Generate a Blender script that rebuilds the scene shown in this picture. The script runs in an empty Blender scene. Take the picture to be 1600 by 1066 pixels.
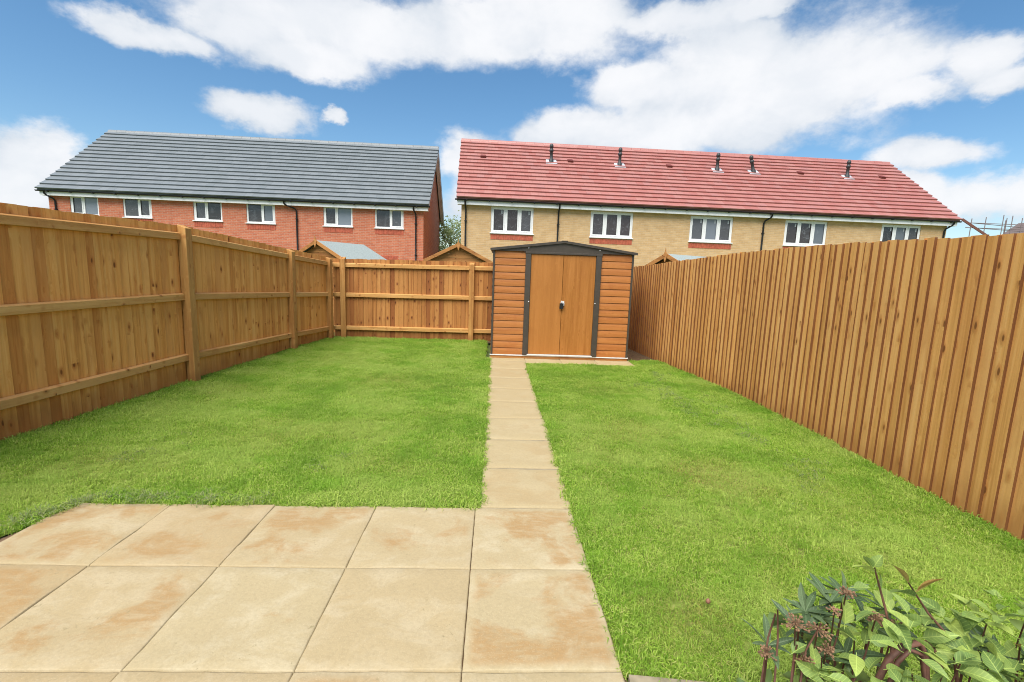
import bpy, math, random
import numpy as np
from mathutils import Vector, Matrix

random.seed(7)
rng = np.random.default_rng(7)
R = math.radians
scene = bpy.context.scene
COL = scene.collection

# ------------------------------------------------------------------ camera
cam_data = bpy.data.cameras.new('camera')
cam = bpy.data.objects.new('camera', cam_data)
COL.objects.link(cam)
cam_data.sensor_width = 36.0
cam_data.lens = 16.717
cam_data.clip_start = 0.05
cam_data.clip_end = 3000
yaw, pitch, roll = 0.0400159, 0.147062, 0.0342943
fwd = Vector((math.sin(yaw) * math.cos(pitch), math.cos(yaw) * math.cos(pitch), -math.sin(pitch)))
rgt = Vector((math.cos(yaw), -math.sin(yaw), 0))
upv = rgt.cross(fwd)
r2 = math.cos(roll) * rgt + math.sin(roll) * upv
u2 = -math.sin(roll) * rgt + math.cos(roll) * upv
M = Matrix((r2, u2, -fwd)).transposed().to_4x4()
M.translation = Vector((0.0799, -2.735, 1.4425))
cam.matrix_world = M
scene.camera = cam

# ------------------------------------------------------------------ sun, exposure
SUN_EL, SUN_AZ = R(59), R(208)          # azimuth clockwise from +Y
sd = bpy.data.lights.new('sun', 'SUN')
sd.energy = 2.2
sd.angle = R(58)
sd.color = (1.0, 0.95, 0.88)
sun = bpy.data.objects.new('sun', sd)
COL.objects.link(sun)
to_sun = Vector((math.sin(SUN_AZ) * math.cos(SUN_EL), math.cos(SUN_AZ) * math.cos(SUN_EL), math.sin(SUN_EL)))
sun.rotation_euler = to_sun.to_track_quat('Z', 'Y').to_euler()
sun.location = to_sun * 40

vs = scene.view_settings
vs.view_transform = 'Standard'
vs.look = 'None'
vs.exposure = 1.7
vs.gamma = 1.0
vs.use_curve_mapping = False
scene.cycles.use_denoising = True
scene.cycles.filter_width = 1.0
scene.cycles.max_bounces = 6
scene.cycles.transparent_max_bounces = 8


# ------------------------------------------------------------------ node helpers
class NT:
    def __init__(self, tree):
        self.t = tree
        tree.nodes.clear()

    def n(self, typ, **kw):
        nd = self.t.nodes.new(typ)
        for k, v in kw.items():
            if k == 'inp':
                for kk, vv in v.items():
                    self.set(nd, kk, vv)
            else:
                setattr(nd, k, v)
        return nd

    def set(self, nd, key, v):
        s = nd.inputs[key]
        if isinstance(v, bpy.types.NodeSocket):
            self.t.links.new(v, s)
        else:
            s.default_value = v

    def math(self, op, a, b=None, c=None, clamp=False):
        nd = self.n('ShaderNodeMath', operation=op, use_clamp=clamp)
        self.set(nd, 0, a)
        if b is not None:
            self.set(nd, 1, b)
        if c is not None:
            self.set(nd, 2, c)
        return nd.outputs[0]

    def vmath(self, op, a, b=None):
        nd = self.n('ShaderNodeVectorMath', operation=op)
        self.set(nd, 0, a)
        if b is not None:
            self.set(nd, 1, b)
        return nd

    def noise(self, vec, scale, detail=4, rough=0.55, dist=0.0):
        nd = self.n('ShaderNodeTexNoise', inp={'Scale': scale, 'Detail': detail, 'Roughness': rough, 'Distortion': dist})
        if vec is not None:
            self.set(nd, 'Vector', vec)
        return nd.outputs[0]

    def mix(self, fac, a, b, blend='MIX'):
        nd = self.n('ShaderNodeMix', data_type='RGBA', blend_type=blend)
        self.set(nd, 0, fac)
        self.set(nd, 6, a if isinstance(a, bpy.types.NodeSocket) else (*a, 1) if len(a) == 3 else a)
        self.set(nd, 7, b if isinstance(b, bpy.types.NodeSocket) else (*b, 1) if len(b) == 3 else b)
        return nd.outputs[2]

    def ramp(self, fac, stops, interp='LINEAR'):
        nd = self.n('ShaderNodeValToRGB')
        cr = nd.color_ramp
        cr.interpolation = interp
        while len(cr.elements) < len(stops):
            cr.elements.new(0.5)
        for e, (p, c) in zip(cr.elements, stops):
            e.position = p
            e.color = (*c, 1) if len(c) == 3 else c
        self.set(nd, 0, fac)
        return nd.outputs[0]

    def smooth(self, v, lo, hi, a=0.0, b=1.0):
        nd = self.n('ShaderNodeMapRange', interpolation_type='SMOOTHSTEP')
        for i, x in enumerate((v, lo, hi, a, b)):
            self.set(nd, i, x)
        return nd.outputs[0]

    def scale(self, vec, s):
        return self.vmath('MULTIPLY', vec, s).outputs[0]


def new_mat(name):
    m = bpy.data.materials.new(name)
    m.use_nodes = True
    return m, NT(m.node_tree)


def finish(nt, color, rough=0.7, bump=None, bstr=0.3, bdist=0.01, metallic=0.0, spec=0.4, translucent=None):
    b = nt.n('ShaderNodeBsdfPrincipled')
    nt.set(b, 'Base Color', color if isinstance(color, bpy.types.NodeSocket) else (*color, 1))
    nt.set(b, 'Roughness', rough)
    nt.set(b, 'Metallic', metallic)
    nt.set(b, 'Specular IOR Level', spec)
    if bump is not None:
        bp = nt.n('ShaderNodeBump', inp={'Strength': bstr, 'Distance': bdist, 'Height': bump})
        nt.set(b, 'Normal', bp.outputs[0])
    out = nt.n('ShaderNodeOutputMaterial')
    sh = b.outputs[0]
    if translucent:
        tr = nt.n('ShaderNodeBsdfTranslucent')
        nt.set(tr, 'Color', color if isinstance(color, bpy.types.NodeSocket) else (*color, 1))
        mx = nt.n('ShaderNodeMixShader', inp={0: translucent})
        nt.t.links.new(sh, mx.inputs[1])
        nt.t.links.new(tr.outputs[0], mx.inputs[2])
        sh = mx.outputs[0]
    nt.t.links.new(sh, out.inputs[0])
    return b


# ------------------------------------------------------------------ world: sky with cumulus
world = bpy.data.worlds.new('World')
scene.world = world
world.use_nodes = True
nt = NT(world.node_tree)
sky = nt.n('ShaderNodeTexSky', sky_type='NISHITA')
sky.sun_disc = False
sky.sun_elevation = SUN_EL
sky.sun_rotation = SUN_AZ
sky.air_density = 1.0
sky.dust_density = 0.6
sky.ozone_density = 2.2
hsv = nt.n('ShaderNodeHueSaturation', inp={'Hue': 0.494, 'Saturation': 1.2, 'Value': 0.95, 'Color': sky.outputs[0]})
tc = nt.n('ShaderNodeTexCoord')
sp = nt.n('ShaderNodeSeparateXYZ', inp={0: tc.outputs['Generated']})
azim = nt.math('MULTIPLY', nt.math('ARCTAN2', sp.outputs[0], sp.outputs[1]), 57.29578)
elev = nt.math('MULTIPLY', nt.math('ARCSINE', sp.outputs[2]), 57.29578)
ae = nt.n('ShaderNodeCombineXYZ', inp={0: azim, 1: elev}).outputs[0]
# billow noise is laid out on a cloud deck so that clouds flatten towards the horizon
dirv = nt.scale(tc.outputs['Generated'], (1.0, 1.0, 1.5))
warp = nt.n('ShaderNodeTexNoise', inp={'Vector': dirv, 'Scale': 10.0, 'Detail': 6.0, 'Roughness': 0.62})
off = nt.scale(nt.vmath('SUBTRACT', warp.outputs[1], (0.5, 0.5, 0.5)).outputs[0], (6.0, 3.4, 0.0))
aew = nt.vmath('ADD', ae, off).outputs[0]
BLOBS = [(-15.4, 23.6, 20.6, 3.2), (-20.5, 19.9, 8.0, 1.9), (-32.9, 19.1, 6.3, 1.4), (1.1, 24.6, 15.9, 3.6), (6.7, 26.3, 10.4, 3.2),
         (-25.1, 14.7, 4.6, 1.7), (-18.1, 14.8, 1.4, 0.7), (-41.8, 8.0, 3.7, 2.5), (-43.5, 5.5, 4.8, 3.0), (-2.8, 12.2, 4.4, 3.0),
         (-0.5, 8.2, 6.7, 4.2), (28.2, 18.9, 15.6, 5.2), (24.9, 21.7, 7.8, 3.0), (15.5, 19.7, 7.4, 2.3), (35.1, 18.7, 7.1, 2.8),
         (21.8, 15.7, 14.1, 3.3), (39.6, 16.7, 4.1, 1.5), (8.8, 15.5, 7.9, 2.4), (44.3, 18.4, 3.1, 1.8), (45.7, 16.5, 2.3, 1.3),
         (41.6, 11.1, 4.1, 1.5), (45.0, 7.4, 4.8, 2.1), (47.7, 7.2, 2.2, 2.0), (41.1, 8.5, 4.1, 2.0), (19.0, 25.2, 8.4, 1.8), (26.3, 25.1, 5.3, 0.9), (-26.5, 21.2, 6.5, 2.3)]
body = None
for a, e, ra, re in BLOBS:
    v = nt.vmath('SUBTRACT', aew, (a, e, 0)).outputs[0]
    ln = nt.vmath('LENGTH', nt.scale(v, (1 / (ra * 1.12), 1 / (re * 1.12), 0))).outputs['Value']
    w = nt.math('SUBTRACT', 1.0, ln)
    body = w if body is None else nt.math('SMOOTH_MAX', body, w, 0.25)
fbm = nt.noise(dirv, 8.0, 8, 0.6, 0.0)
body = nt.math('MAXIMUM', body, -0.6)
inframe = nt.math('ADD', nt.math('MULTIPLY', body, 1.15), nt.math('MULTIPLY', nt.math('SUBTRACT', fbm, 0.5), 1.5))
big = nt.noise(dirv, 2.6, 7, 0.6, 0.2)
around = nt.math('SUBTRACT', nt.math('MULTIPLY', nt.math('SUBTRACT', big, 0.47), 3.0), 0.0)
outm = nt.math('MAXIMUM', nt.smooth(nt.math('ABSOLUTE', azim), 48, 60), nt.smooth(elev, 29, 38))
dens_n = nt.n('ShaderNodeMix', data_type='FLOAT', inp={0: outm, 2: inframe, 3: around})
dens = dens_n.outputs[0]
cover = nt.smooth(dens, -0.08, 0.5)
thick = nt.smooth(dens, 0.1, 0.95)
sh_n = nt.noise(nt.vmath('ADD', dirv, (0, 0, 0.06)).outputs[0], 5.5, 6, 0.55, 0.2)
grey = nt.smooth(sh_n, 0.38, 0.62)
ccol = nt.mix(grey, (4.2, 4.6, 5.1), (5.7, 5.8, 6.0))
ccol = nt.mix(nt.math('MULTIPLY', thick, 0.55), ccol, (6.3, 6.3, 6.4))
final = nt.mix(nt.math('MULTIPLY', cover, 0.97), hsv.outputs[0], ccol)
bg = nt.n('ShaderNodeBackground', inp={'Color': final, 'Strength': 0.05})
wo = nt.n('ShaderNodeOutputWorld')
nt.t.links.new(bg.outputs[0], wo.inputs[0])
SKY_HSV = hsv


# ------------------------------------------------------------------ mesh helpers
class MB:
    def __init__(self):
        self.v, self.f, self.uv = [], [], []

    def poly(self, pts, uv=None):
        b = len(self.v)
        self.v += [tuple(p) for p in pts]
        self.f.append(tuple(range(b, b + len(pts))))
        self.uv.append(uv or [(0, 0)] * len(pts))

    def hexa(self, p):
        """p: 8 corners, bottom ring 0-3 (ccw from above), top ring 4-7"""
        b = len(self.v)
        self.v += [tuple(q) for q in p]
        for f in ((3, 2, 1, 0), (4, 5, 6, 7), (0, 1, 5, 4), (1, 2, 6, 5), (2, 3, 7, 6), (3, 0, 4, 7)):
            self.f.append(tuple(b + i for i in f))
            self.uv.append([(0, 0)] * 4)
        return self

    def box(self, x0, x1, y0, y1, z0, z1):
        return self.hexa([(x0, y0, z0), (x1, y0, z0), (x1, y1, z0), (x0, y1, z0), (x0, y0, z1), (x1, y0, z1), (x1, y1, z1), (x0, y1, z1)])

    def bar(self, a, b, w, h, up=(0, 0, 1)):
        a, b = Vector(a), Vector(b)
        d = (b - a).normalized()
        s = d.cross(Vector(up)).normalized() * w / 2
        t = s.cross(d).normalized() * h / 2
        return self.hexa([a - s - t, a + s - t, b + s - t, b - s - t, a - s + t, a + s + t, b + s + t, b - s + t])

    def tube(self, pts, rad, n=8, cap=True):
        pts = [Vector(p) for p in pts]
        rads = rad if isinstance(rad, (list, tuple)) else [rad] * len(pts)
        b = len(self.v)
        ref = Vector((0.31, 0.47, 0.83)).normalized()
        for i, p in enumerate(pts):
            d = (pts[min(i + 1, len(pts) - 1)] - pts[max(i - 1, 0)]).normalized()
            s = d.cross(ref)
            if s.length < 1e-3:
                s = d.cross(Vector((1, 0, 0)))
            s.normalize()
            t = s.cross(d)
            for k in range(n):
                a = 2 * math.pi * k / n
                self.v.append(tuple(p + (s * math.cos(a) + t * math.sin(a)) * rads[i]))
        for i in range(len(pts) - 1):
            for k in range(n):
                self.f.append((b + i * n + k, b + i * n + (k + 1) % n, b + (i + 1) * n + (k + 1) % n, b + (i + 1) * n + k))
                self.uv.append([(0, 0)] * 4)
        if cap:
            self.f.append(tuple(b + k for k in range(n)))
            self.uv.append([(0, 0)] * n)
            e = b + (len(pts) - 1) * n
            self.f.append(tuple(e + n - 1 - k for k in range(n)))
            self.uv.append([(0, 0)] * n)
        return self

    def lathe(self, c, prof, n=10):
        """prof: list of (radius, z)"""
        b = len(self.v)
        for r, z in prof:
            for k in range(n):
                a = 2 * math.pi * k / n
                self.v.append((c[0] + r * math.cos(a), c[1] + r * math.sin(a), c[2] + z))
        for i in range(len(prof) - 1):
            for k in range(n):
                self.f.append((b + i * n + k, b + i * n + (k + 1) % n, b + (i + 1) * n + (k + 1) % n, b + (i + 1) * n + k))
                self.uv.append([(0, 0)] * 4)
        e = b + (len(prof) - 1) * n
        self.f.append(tuple(e + k for k in range(n)))
        self.uv.append([(0, 0)] * n)
        return self

    def mesh(self, name, mat=None, smooth=False):
        me = bpy.data.meshes.new(name)
        me.from_pydata(self.v, [], self.f)
        if any(u != (0, 0) for l in self.uv for u in l):
            ul = me.uv_layers.new(name='uv')
            flat = [c for l in self.uv for u in l for c in u]
            ul.data.foreach_set('uv', flat)
        if mat:
            me.materials.append(mat)
        if smooth:
            me.polygons.foreach_set('use_smooth', [True] * len(me.polygons))
        me.update()
        return me


def obj(name, mesh, parent=None, loc=None, rot=None, scl=None):
    o = bpy.data.objects.new(name, mesh)
    COL.objects.link(o)
    if parent is not None:
        o.parent = parent
    if loc is not None:
        o.location = loc
    if rot is not None:
        o.rotation_euler = rot
    if scl is not None:
        o.scale = scl
    return o


def part(name, mb, mat, parent, smooth=False, **kw):
    return obj(name, mb.mesh(name, mat, smooth), parent, **kw)


def tag(o, label, cat, group=None):
    o['label'] = label
    o['category'] = cat
    if group:
        o['group'] = group
    return o


def thing(name, label, cat, loc=(0, 0, 0), rz=0.0, group=None):
    o = obj(name, None, None, loc, (0, 0, rz))
    o.empty_display_size = 0.2
    return tag(o, label, cat, group)


def struct(o):
    o['kind'] = 'structure'
    return o


def bevel(o, w=0.004, seg=1):
    m = o.modifiers.new('bevel', 'BEVEL')
    m.width = w
    m.segments = seg
    m.limit_method = 'ANGLE'
    return o


# ------------------------------------------------------------------ materials
def obj_vec(nt, offset=37.0):
    """object coordinates shifted by a per-object random amount"""
    tc = nt.n('ShaderNodeTexCoord')
    oi = nt.n('ShaderNodeObjectInfo')
    o = nt.math('MULTIPLY', oi.outputs['Random'], offset)
    cb = nt.n('ShaderNodeCombineXYZ', inp={0: o, 1: nt.math('MULTIPLY', o, 0.37), 2: nt.math('MULTIPLY', o, 1.7)})
    return nt.vmath('ADD', tc.outputs['Object'], cb.outputs[0]).outputs[0], oi.outputs['Random'], tc.outputs['Object']


def wood_mat(name, dark, mid, light, red, axis='z', knots=True, var=0.45, rough=0.75):
    m, nt = new_mat(name)
    vec, rnd, raw = obj_vec(nt)
    st = {'z': (1, 1, 0.055), 'x': (0.055, 1, 1), 'y': (1, 0.055, 1)}[axis]
    # knots: elongated voronoi cells; grain bends round them
    ks = {'z': (13.0, 1.2, 10.0), 'x': (10.0, 1.2, 13.0), 'y': (13.0, 7.0, 13.0)}[axis]
    wob = nt.n('ShaderNodeTexNoise', inp={'Vector': vec, 'Scale': 9.0, 'Detail': 2.0})
    ocol = nt.n('ShaderNodeSeparateColor', inp={0: nt.n('ShaderNodeObjectInfo').outputs['Color']})
    zs = nt.math('MULTIPLY', ocol.outputs[0], 40.0)
    sr = nt.n('ShaderNodeSeparateXYZ', inp={0: raw})
    along = sr.outputs[{'x': 0, 'y': 1, 'z': 2}[axis]]
    zz = nt.math('ADD', along, zs)
    wn = nt.n('ShaderNodeTexNoise', noise_dimensions='1D', inp={'W': zz, 'Scale': 4.6, 'Detail': 0.0})
    whorl = nt.smooth(wn.outputs[0], 0.5, 0.58)
    kvec = nt.vmath('ADD', nt.scale(vec, ks), nt.scale(wob.outputs[1], (0.22, 0.22, 0.22))).outputs[0]
    vo = nt.n('ShaderNodeTexVoronoi', feature='F1', inp={'Vector': kvec, 'Scale': 1.0, 'Randomness': 1.0})
    kd = vo.outputs['Distance']
    pick = nt.math('GREATER_THAN', nt.n('ShaderNodeSeparateColor', inp={0: vo.outputs['Color']}).outputs[0], nt.math('SUBTRACT', 0.9, nt.math('MULTIPLY', whorl, 0.62)))
    ring = nt.math('MULTIPLY', nt.smooth(kd, 0.1, 0.42, 1, 0), pick)
    core = nt.math('MULTIPLY', nt.smooth(kd, 0.09, 0.17, 1, 0), pick)
    gvec = nt.scale(vec, st)
    pull = nt.math('MULTIPLY', nt.smooth(kd, 0.0, 0.4, 1, 0), 0.02)
    gvec = nt.vmath('ADD', gvec, nt.n('ShaderNodeCombineXYZ', inp={0: pull, 1: pull, 2: pull}).outputs[0]).outputs[0]
    fine = nt.noise(gvec, 90, 4, 0.6, 0.6)
    broad = nt.noise(gvec, 16, 3, 0.5, 0.8)
    blot = nt.noise(nt.scale(vec, (1, 1, 0.5)), 4.5, 4, 0.6)
    t = nt.math('ADD', nt.math('MULTIPLY', fine, 0.35), nt.math('MULTIPLY', broad, 0.65))
    colr = nt.ramp(t, [(0.34, dark), (0.5, mid), (0.66, light)])
    # board to board tone
    h = nt.math('FRACT', nt.math('MULTIPLY', rnd, 17.31))
    colr = nt.mix(nt.math('MULTIPLY', nt.smooth(h, 0.55, 1.0), var), colr, red)
    h2 = nt.math('FRACT', nt.math('MULTIPLY', rnd, 7.77))
    colr = nt.mix(nt.math('MULTIPLY', nt.smooth(h2, 0.4, 1.0), 0.5), colr, light)
    colr = nt.mix(nt.smooth(blot, 0.52, 0.72, 0, 0.45), colr, red)
    if knots and axis == 'z':     # damp, soil-splashed foot of the board
        foot = nt.smooth(nt.math('ADD', sr.outputs[2], nt.math('MULTIPLY', nt.math('SUBTRACT', blot, 0.5), 0.35)), 0.03, 0.16, 0.5, 0)
        colr = nt.mix(foot, colr, (red[0] * 0.75, red[1] * 0.75, red[2] * 0.8))
    if knots:
        colr = nt.mix(nt.math('MULTIPLY', ring, 0.7), colr, red)
        colr = nt.mix(nt.math('MULTIPLY', core, 0.85), colr, (dark[0] * 0.3, dark[1] * 0.25, dark[2] * 0.25))
    hgt = nt.math('ADD', t, nt.math('MULTIPLY', ring, 0.8 if knots else 0.0))
    finish(nt, colr, rough, hgt, 0.45, 0.005, spec=0.25)
    return m


def plain_mat(name, color, rough=0.5, metallic=0.0, noise_amt=0.12, nscale=14.0, spec=0.4, bump=0.0):
    m, nt = new_mat(name)
    vec, rnd, raw = obj_vec(nt)
    nz = nt.noise(vec, nscale, 5, 0.6)
    lo = tuple(c * (1 - noise_amt) for c in color)
    hi = tuple(min(1, c * (1 + noise_amt)) for c in color)
    finish(nt, nt.ramp(nz, [(0.3, lo), (0.7, hi)]), rough, nz if bump else None, bump, 0.004, metallic, spec)
    return m


WOOD = wood_mat('treated_timber_boards', (0.48, 0.19, 0.042), (0.67, 0.305, 0.08), (0.76, 0.40, 0.13), (0.4, 0.125, 0.028))
WOOD_RIGHT = wood_mat('treated_timber_pale', (0.5, 0.235, 0.062), (0.68, 0.35, 0.105), (0.77, 0.44, 0.16), (0.44, 0.17, 0.043), var=0.35)
WOOD_BACK = wood_mat('treated_timber_red', (0.25, 0.092, 0.025), (0.38, 0.16, 0.043), (0.47, 0.225, 0.07), (0.2, 0.06, 0.018), var=0.75)
RAILW = wood_mat('treated_timber_rails', (0.39, 0.19, 0.056), (0.51, 0.275, 0.09), (0.6, 0.355, 0.135), (0.37, 0.155, 0.045), axis='x', var=0.3)
POSTW = wood_mat('treated_timber_posts', (0.31, 0.14, 0.04), (0.42, 0.21, 0.062), (0.51, 0.285, 0.095), (0.3, 0.115, 0.032), axis='z', var=0.3)
SAWN_SHADE = wood_mat('shaded_sawn_edge', (0.12, 0.045, 0.016), (0.17, 0.068, 0.023), (0.22, 0.095, 0.034), (0.12, 0.045, 0.016), knots=False)  # sawn edge tone with the shade on the near side painted in
SHEDW = wood_mat('orange_shed_timber', (0.24, 0.10, 0.03), (0.36, 0.16, 0.048), (0.46, 0.22, 0.07), (0.24, 0.08, 0.022), axis='x', var=0.3)
CLAD = wood_mat('woodgrain_cladding', (0.29, 0.10, 0.026), (0.37, 0.14, 0.038), (0.43, 0.175, 0.052), (0.32, 0.105, 0.028), axis='x', knots=False, var=0.35, rough=0.38)
DOORM = wood_mat('woodgrain_door', (0.27, 0.10, 0.02), (0.34, 0.135, 0.03), (0.4, 0.165, 0.042), (0.31, 0.115, 0.026), axis='z', knots=False, var=0.1, rough=0.42)
DARKM = plain_mat('dark_brown_steel', (0.055, 0.045, 0.036), 0.45, 0.0)
STEEL = plain_mat('galvanised_sill', (0.72, 0.73, 0.74), 0.35, 0.2)
BLACK = plain_mat('black_plastic', (0.012, 0.012, 0.013), 0.4)
WHITE = plain_mat('white_upvc', (0.78, 0.78, 0.77), 0.35, noise_amt=0.04)
STICK = plain_mat('pale_sticker', (0.42, 0.44, 0.46), 0.6)
FELT = plain_mat('grey_green_felt', (0.25, 0.29, 0.28), 0.9, noise_amt=0.2, nscale=30)
LEAD = plain_mat('lead_flashing', (0.5, 0.53, 0.57), 0.5, 0.3)
VENTRED = plain_mat('dark_red_vent', (0.13, 0.028, 0.022), 0.6)
VENTM = plain_mat('dark_vent_plastic', (0.035, 0.038, 0.04), 0.5)
GALV = plain_mat('scaffold_tube', (0.22, 0.17, 0.17), 0.5, 0.3)

# glass: opaque; dim rooms and varied reflections painted per pane, plus faint film
GLASS, nt = new_mat('window_glass')
vec, rnd, raw = obj_vec(nt)
film = nt.smooth(nt.noise(vec, 2.2, 3, 0.5, 1.6), 0.52, 0.7)
scr = nt.smooth(nt.math('ABSOLUTE', nt.math('SUBTRACT', nt.noise(vec, 1.6, 1, 0.5, 2.5), 0.5)), 0.0, 0.014, 0.35, 0)
h = nt.math('FRACT', nt.math('MULTIPLY', rnd, 9.13))
room_refl = nt.ramp(h, [(0.0, (0.03, 0.026, 0.026)), (0.45, (0.05, 0.04, 0.04)), (0.7, (0.075, 0.075, 0.08)), (0.88, (0.16, 0.18, 0.21)), (1.0, (0.2, 0.23, 0.27))])
finish(nt, nt.mix(nt.math('ADD', nt.math('MULTIPLY', film, 0.18), scr, clamp=True), room_refl, (0.22, 0.23, 0.25)), 0.05, spec=0.6)


def brick_mat(name, c1, c2, mortar, use_uv=True):
    m, nt = new_mat(name)
    tc = nt.n('ShaderNodeTexCoord')
    uv = tc.outputs['UV']
    br = nt.n('ShaderNodeTexBrick', offset=0.5, inp={'Vector': uv, 'Scale': 1.0, 'Color1': (*c1, 1), 'Color2': (*c2, 1), 'Mortar': (*mortar, 1),
              'Mortar Size': 0.006, 'Mortar Smooth': 0.2, 'Bias': 0.0, 'Brick Width': 0.225, 'Row Height': 0.075})
    nz = nt.noise(uv, 3.0, 6, 0.65)
    fine = nt.noise(uv, 60, 3, 0.6)
    colr = nt.mix(nt.smooth(nz, 0.3, 0.75, 0.0, 0.35), br.outputs[0], tuple(c * 0.62 for c in c1))
    colr = nt.mix(nt.smooth(fine, 0.4, 0.7, 0, 0.2), colr, tuple(min(1, c * 1.3) for c in c2))
    finish(nt, colr, 0.85, nt.math('SUBTRACT', 1.0, br.outputs[1]), 0.6, 0.008, spec=0.2)
    return m


REDBRICK = brick_mat('red_brick', (0.46, 0.13, 0.068), (0.56, 0.195, 0.105), (0.5, 0.36, 0.28))
BUFFBRICK = brick_mat('buff_brick', (0.53, 0.335, 0.155), (0.61, 0.42, 0.22), (0.57, 0.44, 0.29))
SOLDIER = plain_mat('red_soldier_brick', (0.42, 0.10, 0.055), 0.85, noise_amt=0.3, nscale=9)


def tile_mat(name, cols, rough, spec):
    m, nt = new_mat(name)
    g = nt.n('ShaderNodeNewGeometry')
    vec, rnd, raw = obj_vec(nt)
    r = nt.math('FRACT', nt.math('ADD', g.outputs['Random Per Island'], nt.math('MULTIPLY', rnd, 11.13)))
    c = nt.ramp(r, cols)
    w = nt.n('ShaderNodeNewGeometry').outputs['Position']
    big = nt.noise(w, 0.5, 4, 0.6)
    c = nt.mix(nt.smooth(big, 0.4, 0.65, 0, 0.3), c, cols[1][1])
    nz = nt.noise(w, 12, 4, 0.6)
    c = nt.mix(nt.smooth(nz, 0.45, 0.75, 0, 0.2), c, cols[0][1])
    finish(nt, c, rough, nz, 0.2, 0.004, spec=spec)
    return m


REDTILE = tile_mat('red_roof_tile', [(0.0, (0.32, 0.118, 0.1)), (0.45, (0.345, 0.14, 0.12)), (0.8, (0.365, 0.165, 0.143)), (1.0, (0.335, 0.152, 0.138))], 0.42, 0.5)
GREYTILE = tile_mat('grey_roof_tile', [(0.0, (0.135, 0.155, 0.165)), (0.5, (0.15, 0.17, 0.182)), (1.0, (0.165, 0.185, 0.197))], 0.45, 0.5)

# paving
def slab_mat(name, base, pale, stain, amt):
    m, nt = new_mat(name)
    vec, rnd, raw = obj_vec(nt, 91.0)
    w = nt.noise(vec, 2.6, 7, 0.62, 0.35)
    w2 = nt.noise(nt.scale(vec, (1, 1.4, 1)), 4.2, 7, 0.66, 0.5)
    fine = nt.noise(vec, 70, 4, 0.65)
    c = nt.mix(nt.smooth(w2, 0.42, 0.66, 0, 0.8), base, pale)
    thr = nt.math('ADD', 0.42, nt.math('MULTIPLY', nt.math('FRACT', nt.math('MULTIPLY', rnd, 13.7)), 0.2))
    st = nt.smooth(nt.math('SUBTRACT', w, thr), 0.0, 0.13, 0, amt)
    brush = nt.noise(nt.scale(vec, (1.0, 3.2, 1)), 9, 5, 0.65, 0.5)
    st = nt.math('MULTIPLY', st, nt.smooth(brush, 0.3, 0.6, 0.45, 1.0))
    # stain stays off the slab's rim
    sx = nt.n('ShaderNodeSeparateXYZ', inp={0: raw})
    rim = nt.math('MULTIPLY', nt.smooth(nt.math('ABSOLUTE', sx.outputs[0]), 0.295, 0.24), nt.smooth(nt.math('ABSOLUTE', sx.outputs[1]), 0.295, 0.24))
    c = nt.mix(nt.math('MULTIPLY', st, rim), c, stain)
    h = nt.math('FRACT', nt.math('MULTIPLY', rnd, 5.31))
    c = nt.mix(nt.math('MULTIPLY', h, 0.3), c, stain)
    pits = nt.math('MULTIPLY', nt.smooth(nt.noise(vec, 46, 5, 0.7, 0.5), 0.6, 0.68, 0, 0.7), nt.smooth(nt.noise(vec, 5, 3, 0.5), 0.5, 0.62))
    c = nt.mix(pits, c, (0.19, 0.16, 0.08))
    c = nt.mix(nt.smooth(fine, 0.3, 0.6, 0.26, 0), c, tuple(x * 0.62 for x in base))
    c = nt.mix(nt.smooth(nt.noise(vec, 240, 2, 0.5), 0.55, 0.75, 0, 0.25), c, tuple(min(1, x * 1.35) for x in pale))
    hgt = nt.math('ADD', nt.math('MULTIPLY', fine, 0.3), w2)
    finish(nt, c, 0.72, hgt, 0.4, 0.008, spec=0.3)
    return m


SLAB = slab_mat('buff_riven_slab', (0.345, 0.28, 0.16), (0.40, 0.342, 0.222), (0.30, 0.19, 0.08), 0.95)
PATHSLAB = slab_mat('buff_path_slab', (0.345, 0.278, 0.155), (0.37, 0.305, 0.18), (0.315, 0.225, 0.108), 0.5)
MORTAR = plain_mat('mortar_bed', (0.16, 0.10, 0.06), 0.95, noise_amt=0.4, nscale=20)
PATHBED = plain_mat('path_mortar', (0.225, 0.19, 0.125), 0.95, noise_amt=0.25, nscale=20)

# soil and grass
SOIL, nt = new_mat('soil_thatch')
pos = nt.n('ShaderNodeNewGeometry').outputs['Position']
a = nt.noise(pos, 30, 5, 0.65)
b_ = nt.noise(pos, 1.2, 4, 0.6)
c = nt.ramp(a, [(0.3, (0.09, 0.10, 0.025)), (0.55, (0.16, 0.21, 0.04)), (0.75, (0.25, 0.25, 0.08))])
finish(nt, c, 0.95, a, 0.6, 0.02, spec=0.1)

EARTH, nt = new_mat('bare_earth')
pos = nt.n('ShaderNodeNewGeometry').outputs['Position']
a = nt.noise(pos, 22, 6, 0.68)
finish(nt, nt.ramp(a, [(0.3, (0.055, 0.035, 0.02)), (0.6, (0.13, 0.085, 0.05)), (0.8, (0.2, 0.14, 0.085))]), 0.95, a, 0.9, 0.03, spec=0.1)

FIELD, nt = new_mat('rough_ground')
pos = nt.n('ShaderNodeNewGeometry').outputs['Position']
a = nt.noise(pos, 0.5, 6, 0.65)
finish(nt, nt.ramp(a, [(0.3, (0.06, 0.09, 0.025)), (0.6, (0.1, 0.13, 0.04)), (0.8, (0.16, 0.13, 0.07))]), 0.95, a, 0.6, 0.05, spec=0.1)

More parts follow.
